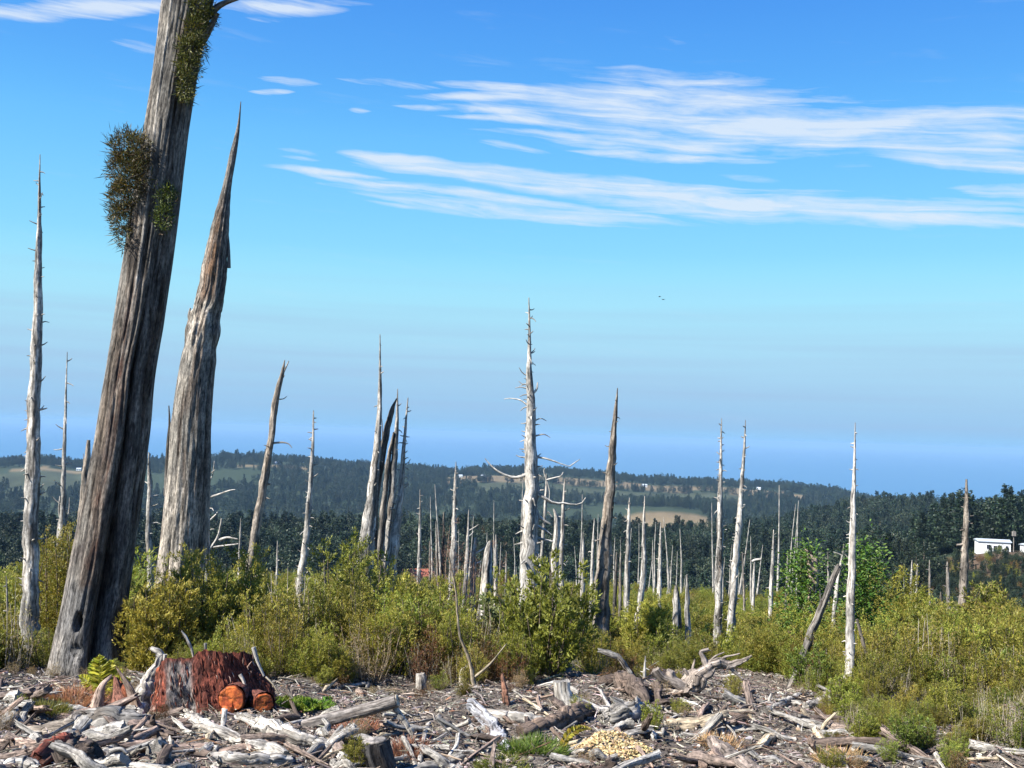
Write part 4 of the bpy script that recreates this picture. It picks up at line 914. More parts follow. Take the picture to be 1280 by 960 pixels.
# ------------------------------------------------------------------ hand-placed bushes
def solo_shrub(name, px, d, meshes, label, s=1.0, sx=1.0, cat='shrub', rz=0.0, clear=.8):
    p = gp(px, d); r = empty(name, p - [0, 0, .04], label, cat); r.scale = (s * sx, s * sx, s); r.rotation_euler = (0, 0, rz)
    for nm, me in zip(('foliage', 'stem'), meshes):
        c = bpy.data.objects.new(nm, me); COL.objects.link(c); c.parent = r; c['kind'] = 'stuff'
    KEEP_CLEAR.append((p[0], p[1], clear)); return r
def build_solo():
    G2 = [(.15, .19, .02), (.21, .24, .026), (.09, .12, .016), (.28, .30, .05)]
    solo_shrub('leafy_shrub', 678, 15.3, shrub(601, 1.65, .95, G2, 28, 14, 40, .06, .022, bare=.08, tip=(.38, .40, .07)), 'bright yellow-green bush in front of the tall white central dead tree', sx=.9, clear=.75)
    solo_shrub('leafy_shrub', 640, 17.2, shrub(602, 1.2, .7, [(.2, .2, .08), (.13, .14, .035), (.08, .1, .02), (.3, .3, .16)], 22, 13, 26, .08, .032, tip=(.30, .30, .12)), 'pale-leaved bush on the left shoulder of the bright central bush', s=1.1)
    solo_shrub('heath_shrub', 490, 17.0, shrub(603, 1.75, .95, OLIVE, 36, 17, 52, .048, .014, bare=.1, tip=(.2, .18, .035)), 'dense olive bush below the cluster of grey trunks, dark inside', clear=.8)
    solo_shrub('feathery_shrub', 442, 18.5, shrub(604, 2.1, .4, OLIVE, 22, 17, 48, .05, .0135, tip=(.22, .19, .04)), 'tall olive bush with a nodding tip left of the cluster of grey trunks', clear=.6)
    solo_shrub('heath_shrub', 195, 15.6, shrub(605, 1.45, .55, OLIVE, 34, 17, 50, .045, .0135, bare=.12, tip=TIP), 'olive bush right of the thickest trunk, behind the red stump', clear=.7)
    solo_shrub('heath_shrub', 268, 16.6, shrub(606, 1.85, .7, GREEN + OLIVE[:2], 40, 17, 52, .045, .0135, bare=.1, tip=TIP), 'tall dark olive bush between the red stump and the slim hooked dead tree', clear=.7)
    solo_shrub('feathery_shrub', 72, 19.0, shrub(607, 2.3, .35, OLIVE + GREEN[1:2], 24, 18, 48, .046, .0135, tip=(.2, .19, .03)), 'tall yellow-olive bush between the leftmost pale tree and the thickest trunk', clear=.6)
    solo_shrub('feathery_shrub', 12, 18.0, shrub(608, 1.1, .5, OLIVE, 22, 15, 46, .045, .0135, tip=TIP), 'olive bush at the foot of the leftmost pale tree', clear=.6)
    solo_shrub('dead_bush', 566, 24, shrub(609, 2.6, .75, [(.24, .14, .09), (.19, .12, .085), (.28, .18, .11)], 24, 18, 16, .06, .005, (.22, .15, .11), .2, stemr=.7), 'bare reddish-brown twiggy bush left of the stout broken stub', clear=1.2)
    solo_shrub('rusty_shrub', 1172, 23, KINDS['rusty'][0], 'rust-brown shrub under the lone snag on the right, left of its pair', 1.25); solo_shrub('rusty_shrub', 1205, 24, KINDS['rusty'][1], 'rust-brown shrub directly below the lone snag on the right', 1.25)
    solo_shrub('heath_shrub', 1236, 28, shrub(611, 1.8, .45, RUST[3:] + OLIVE[:1], 26, 15, 26, .09, .03), 'tall brown-green bush below the white house', clear=1.2)
    solo_shrub('heath_shrub', 808, 20, shrub(612, 1.2, .4, OLIVE, 26, 16, 40, .055, .016, tip=TIP), 'tall olive bush between the bent white snag and the short forked one', clear=.7)
    solo_shrub('dry_shrub', 462, 14.6, KINDS['straw'][0], 'straw-coloured fan of dry twigs behind the fallen log with a pale sawn end', 1.0, 1.2, clear=.3)
    for px, d, h, sd, lb in ((1000, 22, 2.25, 31, 'bright green young conifer left of the leaning brown trunk'), (1078, 23, 2.4, 32, 'bright green young conifer behind the bright white dead tree')):
        cm, tm = forest_tree('conifer', sd, h, [(.06, .125, .018), (.09, .165, .024), (.14, .21, .035)], .145, 2, 1.45); p = gp(px, d)
        r = empty('young_conifer', p, lb, 'tree'); cm.build('crown', LEAFM, None, False).parent = r; tm.build('trunk', LITM).parent = r; KEEP_CLEAR.append((p[0], p[1], .9))
build_solo()
build_scrub()

# ------------------------------------------------------------------ foreground wood
def sawn_disc(c, ax, r, col, edge, seed, parent, name='sawn_face'):
    """a cut face with an uneven outline, rings and radial checks"""
    seg, nr = 56, 16; a = np.linspace(0, 6.2832, seg, endpoint=False); ax = nrm(np.asarray(ax, float)); u = nrm(np.cross(ax, [0, 0, 1])); w = np.cross(u, ax)
    out = r * (1 + .22 * (fbm(np.cos(a) * 1.3 + seed, np.sin(a) * 1.3, 0, seed, 2) - .5) * 2 + .05 * (fbm(np.cos(a) * 6, np.sin(a) * 6, 0, seed, 2) - .5))
    t = np.linspace(0, 1, nr)[:, None]; RR = t * out[None]; A = a[None] + 0 * t
    chk = np.exp(-((np.abs(((A * 3.1 + seed) % 2.2) - 1.1)) / .05) ** 2) * sstep(.2, .8, t) * (fbm(A * 2, 0, 0, seed + 3) > .5)
    hgt = .004 * (fbm(RR * 40, A * .5, 0, seed + 5, 2) - .5) * 2 - .02 * chk - .03 * sstep(.88, 1.0, t)
    V = np.asarray(c) + u * (RR * np.cos(A))[..., None] + w * (RR * np.sin(A))[..., None] + ax * (hgt + .012)[..., None]
    n1 = fbm(RR * np.cos(A) * 14 + seed, RR * np.sin(A) * 14, 0, seed + 7, 4)[..., None]; ring = (.85 + .3 * vn(RR / r * 11 + .6 * n1[..., 0], 0, 0, seed + 8))[..., None]
    k = sstep(.42, .62, n1); C = (np.array(col) * (1 - k) + np.array(edge) * k) * ring * (1 - .7 * chk[..., None]); C = np.where(t[..., None] > .93, np.array(edge) * .45, C)
    i = np.arange(nr - 1)[:, None] * seg + np.arange(seg)[None]; j = np.arange(nr - 1)[:, None] * seg + (np.arange(seg)[None] + 1) % seg
    mb = MB(); mb.add(V, [np.stack([i, i + seg, j + seg, j], -1).reshape(-1, 4)], C.reshape(-1, 3), np.stack([RR * np.cos(A), RR * np.sin(A), RR], -1).reshape(-1, 3)); return mb.build(name, CUTM, parent)
def gpath(pts, lift=.6):
    """pixels (x, y, width) of a piece lying on the ground -> points, radii"""
    P, Rr = [], []
    for x, y, w in pts:
        g = gpix(x, y + w * .5 * lift); P.append(at(x, y, g[1])); Rr.append(w / 2 * g[1] / F)
    return np.array(P), Rr
def log(name, pts, label, col, cat='log', capcol=None, flute=.2, seg=18, d=None, colfn=None, jag=(.05, .06), knots=.3, roots=(), mat=None, freq=1.8, flat=1.0, along=1.4, n=None, rough=.17):
    SN[0] += 1
    if d is None: P, Rr = gpath(pts)
    else:
        ds = d if isinstance(d, (list, tuple)) else [d] * len(pts)
        P = np.array([at(x, y, k) for (x, y, w), k in zip(pts, ds)]); Rr = [w / 2 * k / F for (x, y, w), k in zip(pts, ds)]
    n = n or max(24, int(np.linalg.norm(P[0] - P[-1]) * 60)); seg = max(seg, 26) if seg > 10 else seg; SP = spline(np.column_stack([P, Rr]), n)
    root = empty(name, (P[0] + P[-1]) / 2, label, cat)
    seed = SN[0] * 3
    if rough > .1:
        q_ = np.arange(n) * (9.0 / n) * max(1, n / 40); wv = np.stack([fbm(q_, seed, k * 7, 30 + k, 3) - .5 for k in range(3)], -1)
        SP[:, :3] += wv * SP[:, 3:4] * .7; SP[:, 3] *= .82 + .36 * fbm(q_ * 1.3, seed + 4, 0, 35, 3)
    def cf(TH, S, L):
        k = fbm(np.cos(TH) * 2 + seed, np.sin(TH) * 2, S * 2.5, 260 + seed, 3)[..., None]; k2 = fbm(np.cos(TH) * 4 + seed, np.sin(TH) * 4, S * 3, 270 + seed, 3)[..., None]
        c = np.asarray(col) * (1 - .45 * sstep(.5, .66, k)) * np.ones(TH.shape + (1,))
        b = sstep(.55, .64, k2) * .65
        return c * (1 - b) + np.array([.09, .07, .055]) * b
    mb = MB(); tube(mb, SP[:, :3], np.maximum(SP[:, 3], .004), seg, col, seed, flute, freq, along, colfn=colfn or cf, knots=knots * .4, jag=jag, capcol=None, flat=flat, cap=(True, True), rough=rough)
    mb.build('body', mat or WOOD, root)
    if capcol is not None:
        for e in ((0, -1) if capcol[1] == 'both' else (capcol[1],)):
            p = SP[e, :3]; t = nrm(SP[e, :3] - SP[1 if e == 0 else -2, :3]); r_ = SP[e, 3]
            sawn_disc(p, t, r_ * .97, np.array(capcol[0]), np.array(capcol[0]) * .6, seed + 1, root, 'cut_end')
    for rp, w0, w1 in roots:
        dd = float(np.mean(SP[:, 1])) if d is None else (np.mean(d) if isinstance(d, (list, tuple)) else d)
        gp_ = [(x, y, w0 + (w1 - w0) * i / max(len(rp) - 1, 1)) for i, (x, y) in enumerate(rp)]
        Q = np.array([at(x, y, dd) for x, y, _ in gp_]); SN[0] += 1
        m2 = MB(); tube(m2, spline(Q, 12), np.linspace(w0, w1, 12) * dd / F / 2, 10, np.asarray(col) * .95, SN[0], .25, knots=.4, jag=(0, .04), rough=.25); m2.build('root_limb', WOOD, root)
    return root
DRIFT, DGREY, CREAM, DBRN, PINK = np.array([.47, .44, .39]), np.array([.26, .245, .22]), np.array([.48, .40, .28]), np.array([.10, .075, .06]), np.array([.38, .28, .225])
def build_logs():
    log('driftwood_root', [(180, 914, 9), (172, 897, 13), (180, 882, 15), (200, 880, 16), (228, 893, 17), (262, 911, 17), (300, 926, 18), (340, 940, 20), (352, 946, 18)], 'long bleached root arching down to the right in front of the red stump', DRIFT, 'root', flute=.3, knots=.5)
    log('driftwood_log', [(300, 897, 14), (330, 908, 22), (362, 920, 24), (395, 932, 20), (425, 944, 16), (432, 962, 11)], 'white streaked log with black cracks, right below the red stump', DRIFT * .95, flute=.4, freq=2.4, knots=.5)
    log('driftwood_log', [(268, 948, 16), (310, 950, 18), (362, 952, 17)], 'pale grey log lowest in the heap below the red stump', DGREY * 1.5, flute=.25)
    log('gnarled_log', [(97, 905, 26), (118, 903, 36), (148, 905, 38), (176, 906, 26), (186, 900, 14)], 'thick grey gnarled log left of the long bleached root', DGREY, flute=.3, freq=2.6, knots=.5, seg=26)
    log('split_wedge', [(28, 912, 7), (60, 913, 16), (88, 908, 26), (106, 902, 32)], 'wedge of split wood with a dark brown end, left of the gnarled log', np.array([.40, .35, .29]), 'split wood', flute=.3, jag=(.03, 0), capcol=((.12, .07, .05), -1), flat=.7)
    log('split_plank', [(-14, 928, 12), (20, 932, 15), (50, 932, 14), (72, 928, 10)], 'pinkish split plank at the lower left, next to a red rotten chunk', PINK, 'plank', flute=.3, flat=.5, seg=12, jag=(.02, .05))
    log('split_plank', [(14, 886, 9), (36, 879, 12), (58, 870, 9)], 'flat pinkish-grey slab lying above the split wedge', PINK * .9, 'plank', flute=.25, flat=.45, seg=12, jag=(.03, .03))
    log('rotten_chunk', [(48, 952, 22), (64, 940, 34), (80, 926, 24)], 'red rotten chunk of wood at the lower left', np.array([.20, .055, .035]), 'wood chunk', flute=.45, freq=2.6, seg=24, jag=(.05, .05), mat=STUMPM)
    log('log_block', [(84, 945, 34), (112, 944, 40)], 'dark brown log butt in the shade under the gnarled log', DBRN * 1.2, flute=.2)
    log('driftwood_root', [(118, 962, 12), (132, 946, 15), (142, 936, 13)], 'short pale forked root end below the gnarled log', DRIFT * .8, 'root', roots=[([(138, 940), (150, 936), (156, 940)], 8, 4)])
    log('driftwood_log', [(0, 905, 16), (14, 900, 20), (20, 880, 8)], 'grey log end cut by the left edge of the picture', DGREY * 1.1)
    log('driftwood_log', [(0, 958, 14), (30, 955, 16), (44, 962, 12)], 'whitish stick of wood in the bottom left corner', DRIFT * .9)
    log('driftwood_root', [(191, 812, 6), (200, 818, 9), (196, 832, 11), (187, 846, 15), (182, 866, 22), (178, 884, 26)], 'white twisted root standing against the left side of the red stump', DRIFT, 'root', d=float(gpix(185, 886)[1]), flute=.4, knots=.5, roots=[([(196, 818), (204, 820), (207, 826)], 8, 4)])
    dl = float(gpix(420, 914)[1])
    log('fallen_log', [(352, 914, 14), (400, 902, 15), (450, 889, 16), (496, 876, 16)], 'straight grey log with a pale sawn end, propped up by a stick', np.array([.30, .27, .245]), d=[dl + .1, dl, dl - .05, dl - .12], flute=.1, knots=.2, jag=(0, 0), rough=.06, capcol=((.62, .52, .38), -1))
    log('prop_stick', [(494, 884, 8), (503, 898, 7), (514, 914, 8)], 'short white stick under the sawn end of the straight grey log', DRIFT, 'stick', d=dl - .1, seg=10)
    log('log_block', [(478, 962, 34), (470, 940, 36), (468, 926, 34)], 'short charred log block with a greyish top, right of the white streaked log', np.array([.06, .057, .055]), flute=.15, jag=(0, 0), rough=.1, capcol=((.30, .27, .24), -1), d=float(gpix(470, 958)[1]))
    log('grey_board', [(588, 882, 16), (600, 893, 19), (618, 914, 19), (634, 938, 14)], 'blue-grey weathered slab sloping down to the right', np.array([.36, .37, .40]), 'slab', flat=.5, flute=.25, jag=(.03, .04))
    log('driftwood_log', [(604, 893, 12), (640, 896, 15), (676, 902, 15)], 'white peeled log lying behind the blue-grey slab', DRIFT * 1.05, flute=.12, knots=.2)
    log('fallen_log', [(656, 916, 22), (685, 906, 25), (712, 896, 24), (734, 887, 18)], 'dark brown barky log above the green grass clump', np.array([.17, .125, .095]), flute=.25, knots=.4)
    log('stump_post', [(702, 852, 20), (703, 864, 20), (708, 878, 25), (716, 892, 34)], 'pale short stump post with a slanting root to its right', DRIFT * 1.05, 'stump', d=float(gpix(708, 890)[1]), flute=.2, roots=[([(716, 874), (738, 883), (758, 888), (775, 888)], 11, 6)], jag=(.02, 0), rough=.09)
    log('root_chunk', [(754, 900, 14), (772, 895, 26), (788, 890, 30), (797, 882, 16)], 'crumpled whitish root chunk beside the small dark green seedling', DRIFT * .85, 'root', flute=.5, freq=3, seg=26, jag=(.05, .05), roots=[([(760, 892), (766, 902), (771, 914)], 7, 3)])
    log('driftwood_log', [(836, 907, 17), (862, 905, 15), (890, 899, 13), (918, 892, 9), (938, 890, 6)], 'cream-coloured peeled log with a knobbly grey butt, centre right', CREAM * 1.05, flute=.15, knots=.4, roots=[([(856, 908), (870, 914), (882, 922)], 6, 4), ([(936, 890), (940, 900), (941, 914)], 5, 3)])
    dr = float(gpix(860, 872)[1])
    log('uprooted_stump', [(858, 868, 26), (870, 852, 22), (884, 836, 17), (898, 829, 12), (914, 832, 9), (934, 823, 4)], 'uprooted grey stump with its limbs sticking up behind the cream log', np.array([.33, .28, .24]), 'stump', d=dr, flute=.5, knots=.6, rough=.3, freq=2.6, n=80, jag=(.1, .1),
        roots=[([(884, 836), (880, 824), (876, 815), (885, 812)], 9, 4), ([(862, 866), (850, 862), (838, 868), (816, 874)], 12, 5), ([(858, 862), (842, 852), (828, 848), (820, 838)], 15, 11), ([(848, 858), (840, 846), (838, 840)], 10, 9), ([(856, 858), (860, 846), (856, 838)], 6, 4), ([(905, 830), (916, 838), (928, 848)], 6, 3), ([(872, 850), (866, 838), (868, 826)], 5, 2), ([(880, 838), (892, 822), (904, 816)], 5, 2), ([(858, 866), (872, 874), (892, 876)], 8, 3), ([(850, 866), (836, 862), (824, 864)], 6, 2.5), ([(892, 832), (906, 822), (922, 818)], 4, 2)])
    log('driftwood_log', [(852, 876, 6), (862, 879, 7), (872, 882, 5)], 'small white billet in front of the uprooted stump', DRIFT, n=10)
    log('hollow_log', [(752, 852, 16), (776, 852, 24), (800, 866, 22), (808, 880, 12)], 'dark hollow log left of the uprooted stump', DBRN * 1.4, flute=.3)
    log('bent_branch', [(750, 814, 5), (765, 818, 8), (778, 826, 7), (788, 842, 6), (800, 858, 5)], 'pale bent branch rising over the dark hollow log', DRIFT * .8, 'branch', d=dr + .3, seg=10)
    log('driftwood_log', [(1006, 884, 11), (1030, 876, 11), (1056, 870, 7)], 'white log lying at the edge of the right-hand thicket', DRIFT * 1.05, flute=.2, roots=[([(1006, 884), (996, 878), (990, 880)], 8, 4)])
    log('driftwood_root', [(958, 890, 12), (975, 882, 10), (990, 874, 9), (1002, 866, 7)], 'grey root end left of the white log by the right-hand thicket', DGREY * 1.2, 'root', roots=[([(968, 886), (962, 876), (964, 868)], 6, 3)])
    log('dead_branch', [(1004, 890, 8), (1014, 904, 8), (1026, 922, 9), (1036, 936, 8)], 'forked pale branch in the slash at the right, by the thicket', CREAM * .8, 'branch', seg=10, roots=[([(1026, 920), (1030, 906), (1044, 892)], 6, 3), ([(1028, 924), (1018, 938), (1006, 952)], 8, 5)])
    log('driftwood_log', [(944, 936, 9), (962, 924, 12), (984, 911, 8)], 'buff split piece slanting up in the slash at the right', CREAM * .9, 'split wood', jag=(.03, .04))
    log('fallen_log', [(886, 925, 12), (908, 940, 20), (934, 960, 24), (960, 980, 22)], 'grey bark-shedding log running out of the bottom of the picture at the right', np.array([.24, .20, .175]), flute=.35, knots=.4)
    log('white_stub', [(526, 843, 10), (527, 850, 14), (527, 866, 15)], 'small white stub with a pointed top, left of the forked grey twig', DRIFT * 1.1, 'stump', d=float(gpix(527, 864)[1]), flute=.2, jag=(.03, 0), rough=.09)
    log('white_stub', [(583, 834, 8), (581, 842, 14), (582, 860, 15)], 'small white stub leaning on a thin forked sapling', DRIFT * 1.1, 'stump', d=float(gpix(582, 859)[1]), flute=.25, jag=(.04, 0), rough=.09)
    log('forked_sapling', [(560, 690, 1.5), (570, 740, 2.5), (574, 790, 3.5), (586, 822, 4.5), (594, 860, 6)], 'thin pale crooked sapling behind the second white stub', CREAM * .8, 'dead sapling', d=float(gpix(594, 860)[1]) + .2, seg=8, roots=[([(594, 846), (606, 836), (616, 826), (632, 806)], 3.5, 1.5)])
    log('dead_branch', [(524, 962, 7), (529, 930, 6), (534, 908, 6), (547, 896, 6)], 'forked grey twig standing up in the slash, centre left', DGREY * 1.3, 'branch', seg=10, roots=[([(546, 897), (560, 905), (580, 917), (592, 922)], 5, 2.5), ([(546, 898), (556, 910), (563, 918)], 4, 2.5)])
    log('rust_stub', [(628, 845, 3), (631, 860, 7), (633, 880, 10)], 'thin reddish-brown splinter stub behind the white peeled log', np.array([.20, .10, .065]), 'stump', d=float(gpix(633, 880)[1]), jag=(.05, 0))
    # splintered red stub left of the stump
    d = float(gpix(146, 888)[1]); r = empty('splintered_stub', at(146, 886, d), 'low splintered stub with red wood between two pale pointed shards', 'stump')
    for pts, w, c, m in (([(122, 884), (128, 858), (138, 846)], (20, 3), PINK, WOOD), ([(150, 884), (147, 862), (145, 848)], (26, 4), np.array([.22, .10, .07]), STUMPM), ([(170, 884), (160, 858), (148, 838)], (16, 2.5), np.array([.30, .22, .17]), WOOD), ([(160, 886), (155, 866), (150, 855)], (22, 6), np.array([.24, .075, .035]), STUMPM)):
        SN[0] += 1; mb = MB(); P = spline([at(x, y, d + random.uniform(-.06, .06)) for x, y in pts], 14)
        tube(mb, P, np.linspace(w[0], w[1], 14) * d / F / 2, 14, c, SN[0], .4, 2.4, flat=.6, jag=(0, .05)); mb.build('shard', m, r)
build_logs()

def build_red_stump():
    g = gpix(268, 893); d = float(g[1]) + .65; pm = d / F
    root = empty('red_stump', g + [0, .5, 0], 'big red-brown fibrous stump with two orange sawn root ends', 'stump')
    gzr = gz(at(265, 880, d)[0], d)
    px0 = [(260, 811, 108), (262, 830, 114), (265, 850, 124), (268, 872, 138), (270, 895, 148), (270, 915, 155)]
    P = np.array([at(x, y, d) for x, y, w in px0]); Rr = [w / 2 * pm for x, y, w in px0]
    n = 70; SP = spline(np.column_stack([P, Rr]), n)
    def disp(TH, S, dsp):
        lob = (fbm(np.cos(TH) * 1.6 + 5, np.sin(TH) * 1.6, S * .5, 401, 3) - .5) * .42
        fib = (fbm(np.cos(TH) * 12, np.sin(TH) * 12, S * 9, 402, 4) - .5) * .16
        notch = np.exp(-((TH - 2.02 - .12 * S) / .06) ** 2) * .12 + np.exp(-((TH - .72) / .12) ** 2) * .30 * sstep(.35, .7, S)
        hollow = np.exp(-((TH - 1.95) / .30) ** 2) * .22 * sstep(.25, .55, S)
        return dsp + lob + fib - notch - hollow
    def cf(TH, S, L):
        n1 = fbm(np.cos(TH) * 4, np.sin(TH) * 4, S * 3.5, 411, 3); n2 = fbm(np.cos(TH) * 8, np.sin(TH) * 8, S * 6, 413, 3)
        c = np.ones(TH.shape + (3,)) * np.array([.16, .045, .028])
        def mixc(col, f):
            nonlocal c
            f = np.clip(f, 0, 1)[..., None]; c = c * (1 - f) + np.array(col) * f
        mixc((.26, .075, .036), sstep(2.3, 2.7, TH) * .8 * sstep(.55, .3, S)); mixc((.06, .022, .017), sstep(.5, .58, n2) * .7)
        mixc((.16, .155, .15), sstep(.32, .18, np.abs(TH - 2.0)) * sstep(.35, .5, n1 + .1) * sstep(.0, .08, S) * .9)
        mixc((.33, .27, .22), sstep(.45, .56, n1) * sstep(.42, .62, S) * sstep(1.75, 2.1, TH) * sstep(3.6, 3.0, TH) * .9)
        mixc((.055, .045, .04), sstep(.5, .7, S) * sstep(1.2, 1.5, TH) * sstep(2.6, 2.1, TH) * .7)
        return c
    mb = MB(); V = tube(mb, SP[:, :3], SP[:, 3], 150, (.17, .05, .035), 41, .06, 2, .5, colfn=cf, dispfn=disp, cap=(True, False), jag=(.10, 0), flat=.8, postfn=lambda V, TH, S: V - np.array([0, 0, 1]) * ((1 - np.sin(TH)) * .19 * sstep(.5, 0, S))[..., None])
    mb.build('bark', STUMPM, root)
    # loose fibres of bark standing off the surface
    rng = np.random.default_rng(6); fb = MB(); nn = V.shape[0]
    for k in range(600):
        i, j = int(rng.integers(0, nn - 16)), int(rng.integers(0, 150))
        th = j / 150 * 6.283
        if np.sin(th) < -.35: continue
        m_ = int(rng.integers(3, 9)); out = np.array([np.cos(th), -np.sin(th), 0]) * rng.uniform(.004, .02)
        p = np.array([V[i, j], V[min(i + m_ // 2, nn - 1), j], V[min(i + m_, nn - 1), j]]) + out * np.array([[.2], [1], [.4]]) + rng.normal(0, .004, (3, 3))
        if rng.random() < .12: p[0] += [rng.normal(0, .02), -.01, rng.uniform(.02, .08)]
        u = rng.random(); c = (.19, .058, .036) if u < .45 else (.075, .025, .02) if u < .82 else (.30, .20, .16)
        tube(fb, spline(p, 4), np.array([.002, .005, .005, .002]) * rng.uniform(.4, 1.7), 4, c, k, 0, cap=(False, False))
    o = fb.build('bark_fibres', LITM, root); o['kind'] = 'stuff'
    for (cx, cyp, rx, ry, dd, tail) in ((290, 873, 16.5, 16, -.62, 1), (330, 879, 11.5, 16, -.50, 0)):
        c = at(cx, cyp, d + dd); ax = nrm(np.array([.10 if tail else .55, -1, .12])); b = c - ax * .55
        r_ = (rx + ry) / 2 * pm * (1 + dd / d)
        m2 = MB(); tube(m2, spline([b, (b + c) / 2 - [0, 0, .01], c], 8), [r_ * 1.2] * 2 + [r_ * 1.05] * 6, 40, (.14, .05, .035), 50 + tail, .10, 1.5, cap=(False, False)); o = m2.build('root_stub', STUMPM, root)
        sawn_disc(c, ax, r_ * 1.02, (.60, .15, .035), (.34, .07, .022), 61 + tail, root)
    m4 = MB(); tube(m4, spline([at(286, 884, d - .60), at(284, 892, d - .62), at(283, 900, d - .6)], 6), np.array([9, 8, 8, 8, 7, 6]) * pm, 16, (.50, .13, .04), 9, .2, capcol=(.5, .13, .04)); m4.build('sawn_flange', CUTM, root)
    for pts, w0, w1, c in (([(207, 818), (206, 826), (208, 840)], 5, 3, DRIFT), ([(317, 809), (322, 826), (330, 845)], 6, 3, DRIFT), ([(332, 846), (341, 855), (348, 866)], 3, 2, CREAM), ([(300, 843), (305, 852), (307, 862)], 5, 3, DRIFT), ([(257, 804), (257, 812), (259, 830)], 4, 2, DGREY)):
        SN[0] += 1; mb = MB(); tube(mb, spline([at(x, y, d - .28) for x, y in pts], 8), np.linspace(w0, w1, 8) * pm / 2, 8, c, SN[0], .3); mb.build('splinter', WOOD, root)
    log('bent_twig', [(229, 792, 2.5), (233, 798, 3.5), (238, 808, 3.5), (241, 818, 3)], 'little white twig sticking up behind the red stump', DRIFT, 'twig', d=d + .1, seg=8, n=12)
build_red_stump()

# ------------------------------------------------------------------ slash litter
def in_clearing(px, d): return d < np.interp(px, EDX, EDD) + .35
def litter_points(n, rng, d0=8.6, d1=16.5, ext=.35):
    px = rng.uniform(-60, 1340, n); d = np.sqrt(rng.uniform(d0 ** 2, d1 ** 2, n)); k = d < np.interp(px, EDX, EDD) + ext
    px, d = px[k], d[k]; x = (px - 640) / F * d
    return px, d, x, terrain_z(x, d)
LIT = [(.25, .22, .19), (.36, .325, .285), (.16, .13, .105), (.07, .056, .046), (.45, .40, .34), (.17, .09, .055), (.235, .185, .145)]
LITW = [.26, .14, .22, .15, .06, .06, .11]
def bars(mb, P, D, L, W, Hh, col, rng, bend=.15):
    """many little 2-segment sticks at once"""
    n = len(P); L = L[:, None]; s = nrm(np.cross(D, runit(n, rng))); u = np.cross(D, s)
    rows = []
    for t, wk, b in ((-.5, .6, 0), (0, 1, 1), (.5, .5, 0)):
        c = P + D * L * t + u * (L * bend * b * rng.uniform(-1, 1, (n, 1)))
        for a, bb in ((1, 0), (0, 1), (-1, 0), (0, -1)): rows.append(c + s * (a * wk * W[:, None] / 2) + u * (bb * wk * Hh[:, None] / 2))
    v = np.stack(rows, 1)
    f = []
    for r in range(2):
        for j in range(4): f.append((r * 4 + j, r * 4 + (j + 1) % 4, r * 4 + 4 + (j + 1) % 4, r * 4 + 4 + j))
    f += [(3, 2, 1, 0), (8, 9, 10, 11)]
    F_ = (np.arange(n)[:, None, None] * 12 + np.array(f)[None]).reshape(-1, 4)
    g = np.stack([np.tile(np.array([0, .02, .04, .02] * 3), (n, 1)) + rng.random((n, 1)) * 9, np.tile(np.array([.02, .04, .02, 0] * 3), (n, 1)) + rng.random((n, 1)) * 9, np.concatenate([np.repeat(t * L, 4, 1) for t in (-.5, 0, .5)], 1)], -1)
    mb.add(v.reshape(-1, 3), [F_], np.repeat(col, 12, 0), g.reshape(-1, 3))
FMARKS = [(40, 930, 'the pinkish split plank'), (75, 950, 'the red rotten chunk'), (140, 905, 'the gnarled grey log'), (90, 880, 'the withered orange fern patch'), (265, 890, 'the red stump'), (300, 930, 'the long bleached root'), (380, 930, 'the white streaked log'), (425, 895, 'the propped sawn log'), (470, 940, 'the charred log block'), (530, 930, 'the forked grey twig'),
          (527, 860, 'the small pointed white stub'), (590, 860, 'the forked pale sapling'), (610, 910, 'the blue-grey slab'), (690, 900, 'the dark barky log'), (665, 940, 'the green grass clump'), (710, 875, 'the pale stump post'), (768, 940, 'the sawdust heap'), (775, 890, 'the crumpled root chunk'), (780, 855, 'the dark hollow log'), (870, 860, 'the uprooted stump'), (890, 900, 'the cream peeled log'),
          (925, 955, 'the bark-shedding grey log'), (965, 922, 'the buff split piece'), (1030, 878, 'the white log by the thicket'), (1025, 925, 'the forked pale branch'), (1120, 950, 'the thicket edge, lower right'), (1230, 950, 'the lower right corner')]
def fmark(px, d):
    q = pix((((px - 640) / F * d), d, 0))
    return min(FMARKS, key=lambda m_: abs(m_[0] - q[0]) + 1.5 * abs(m_[1] - q[1]))[2]
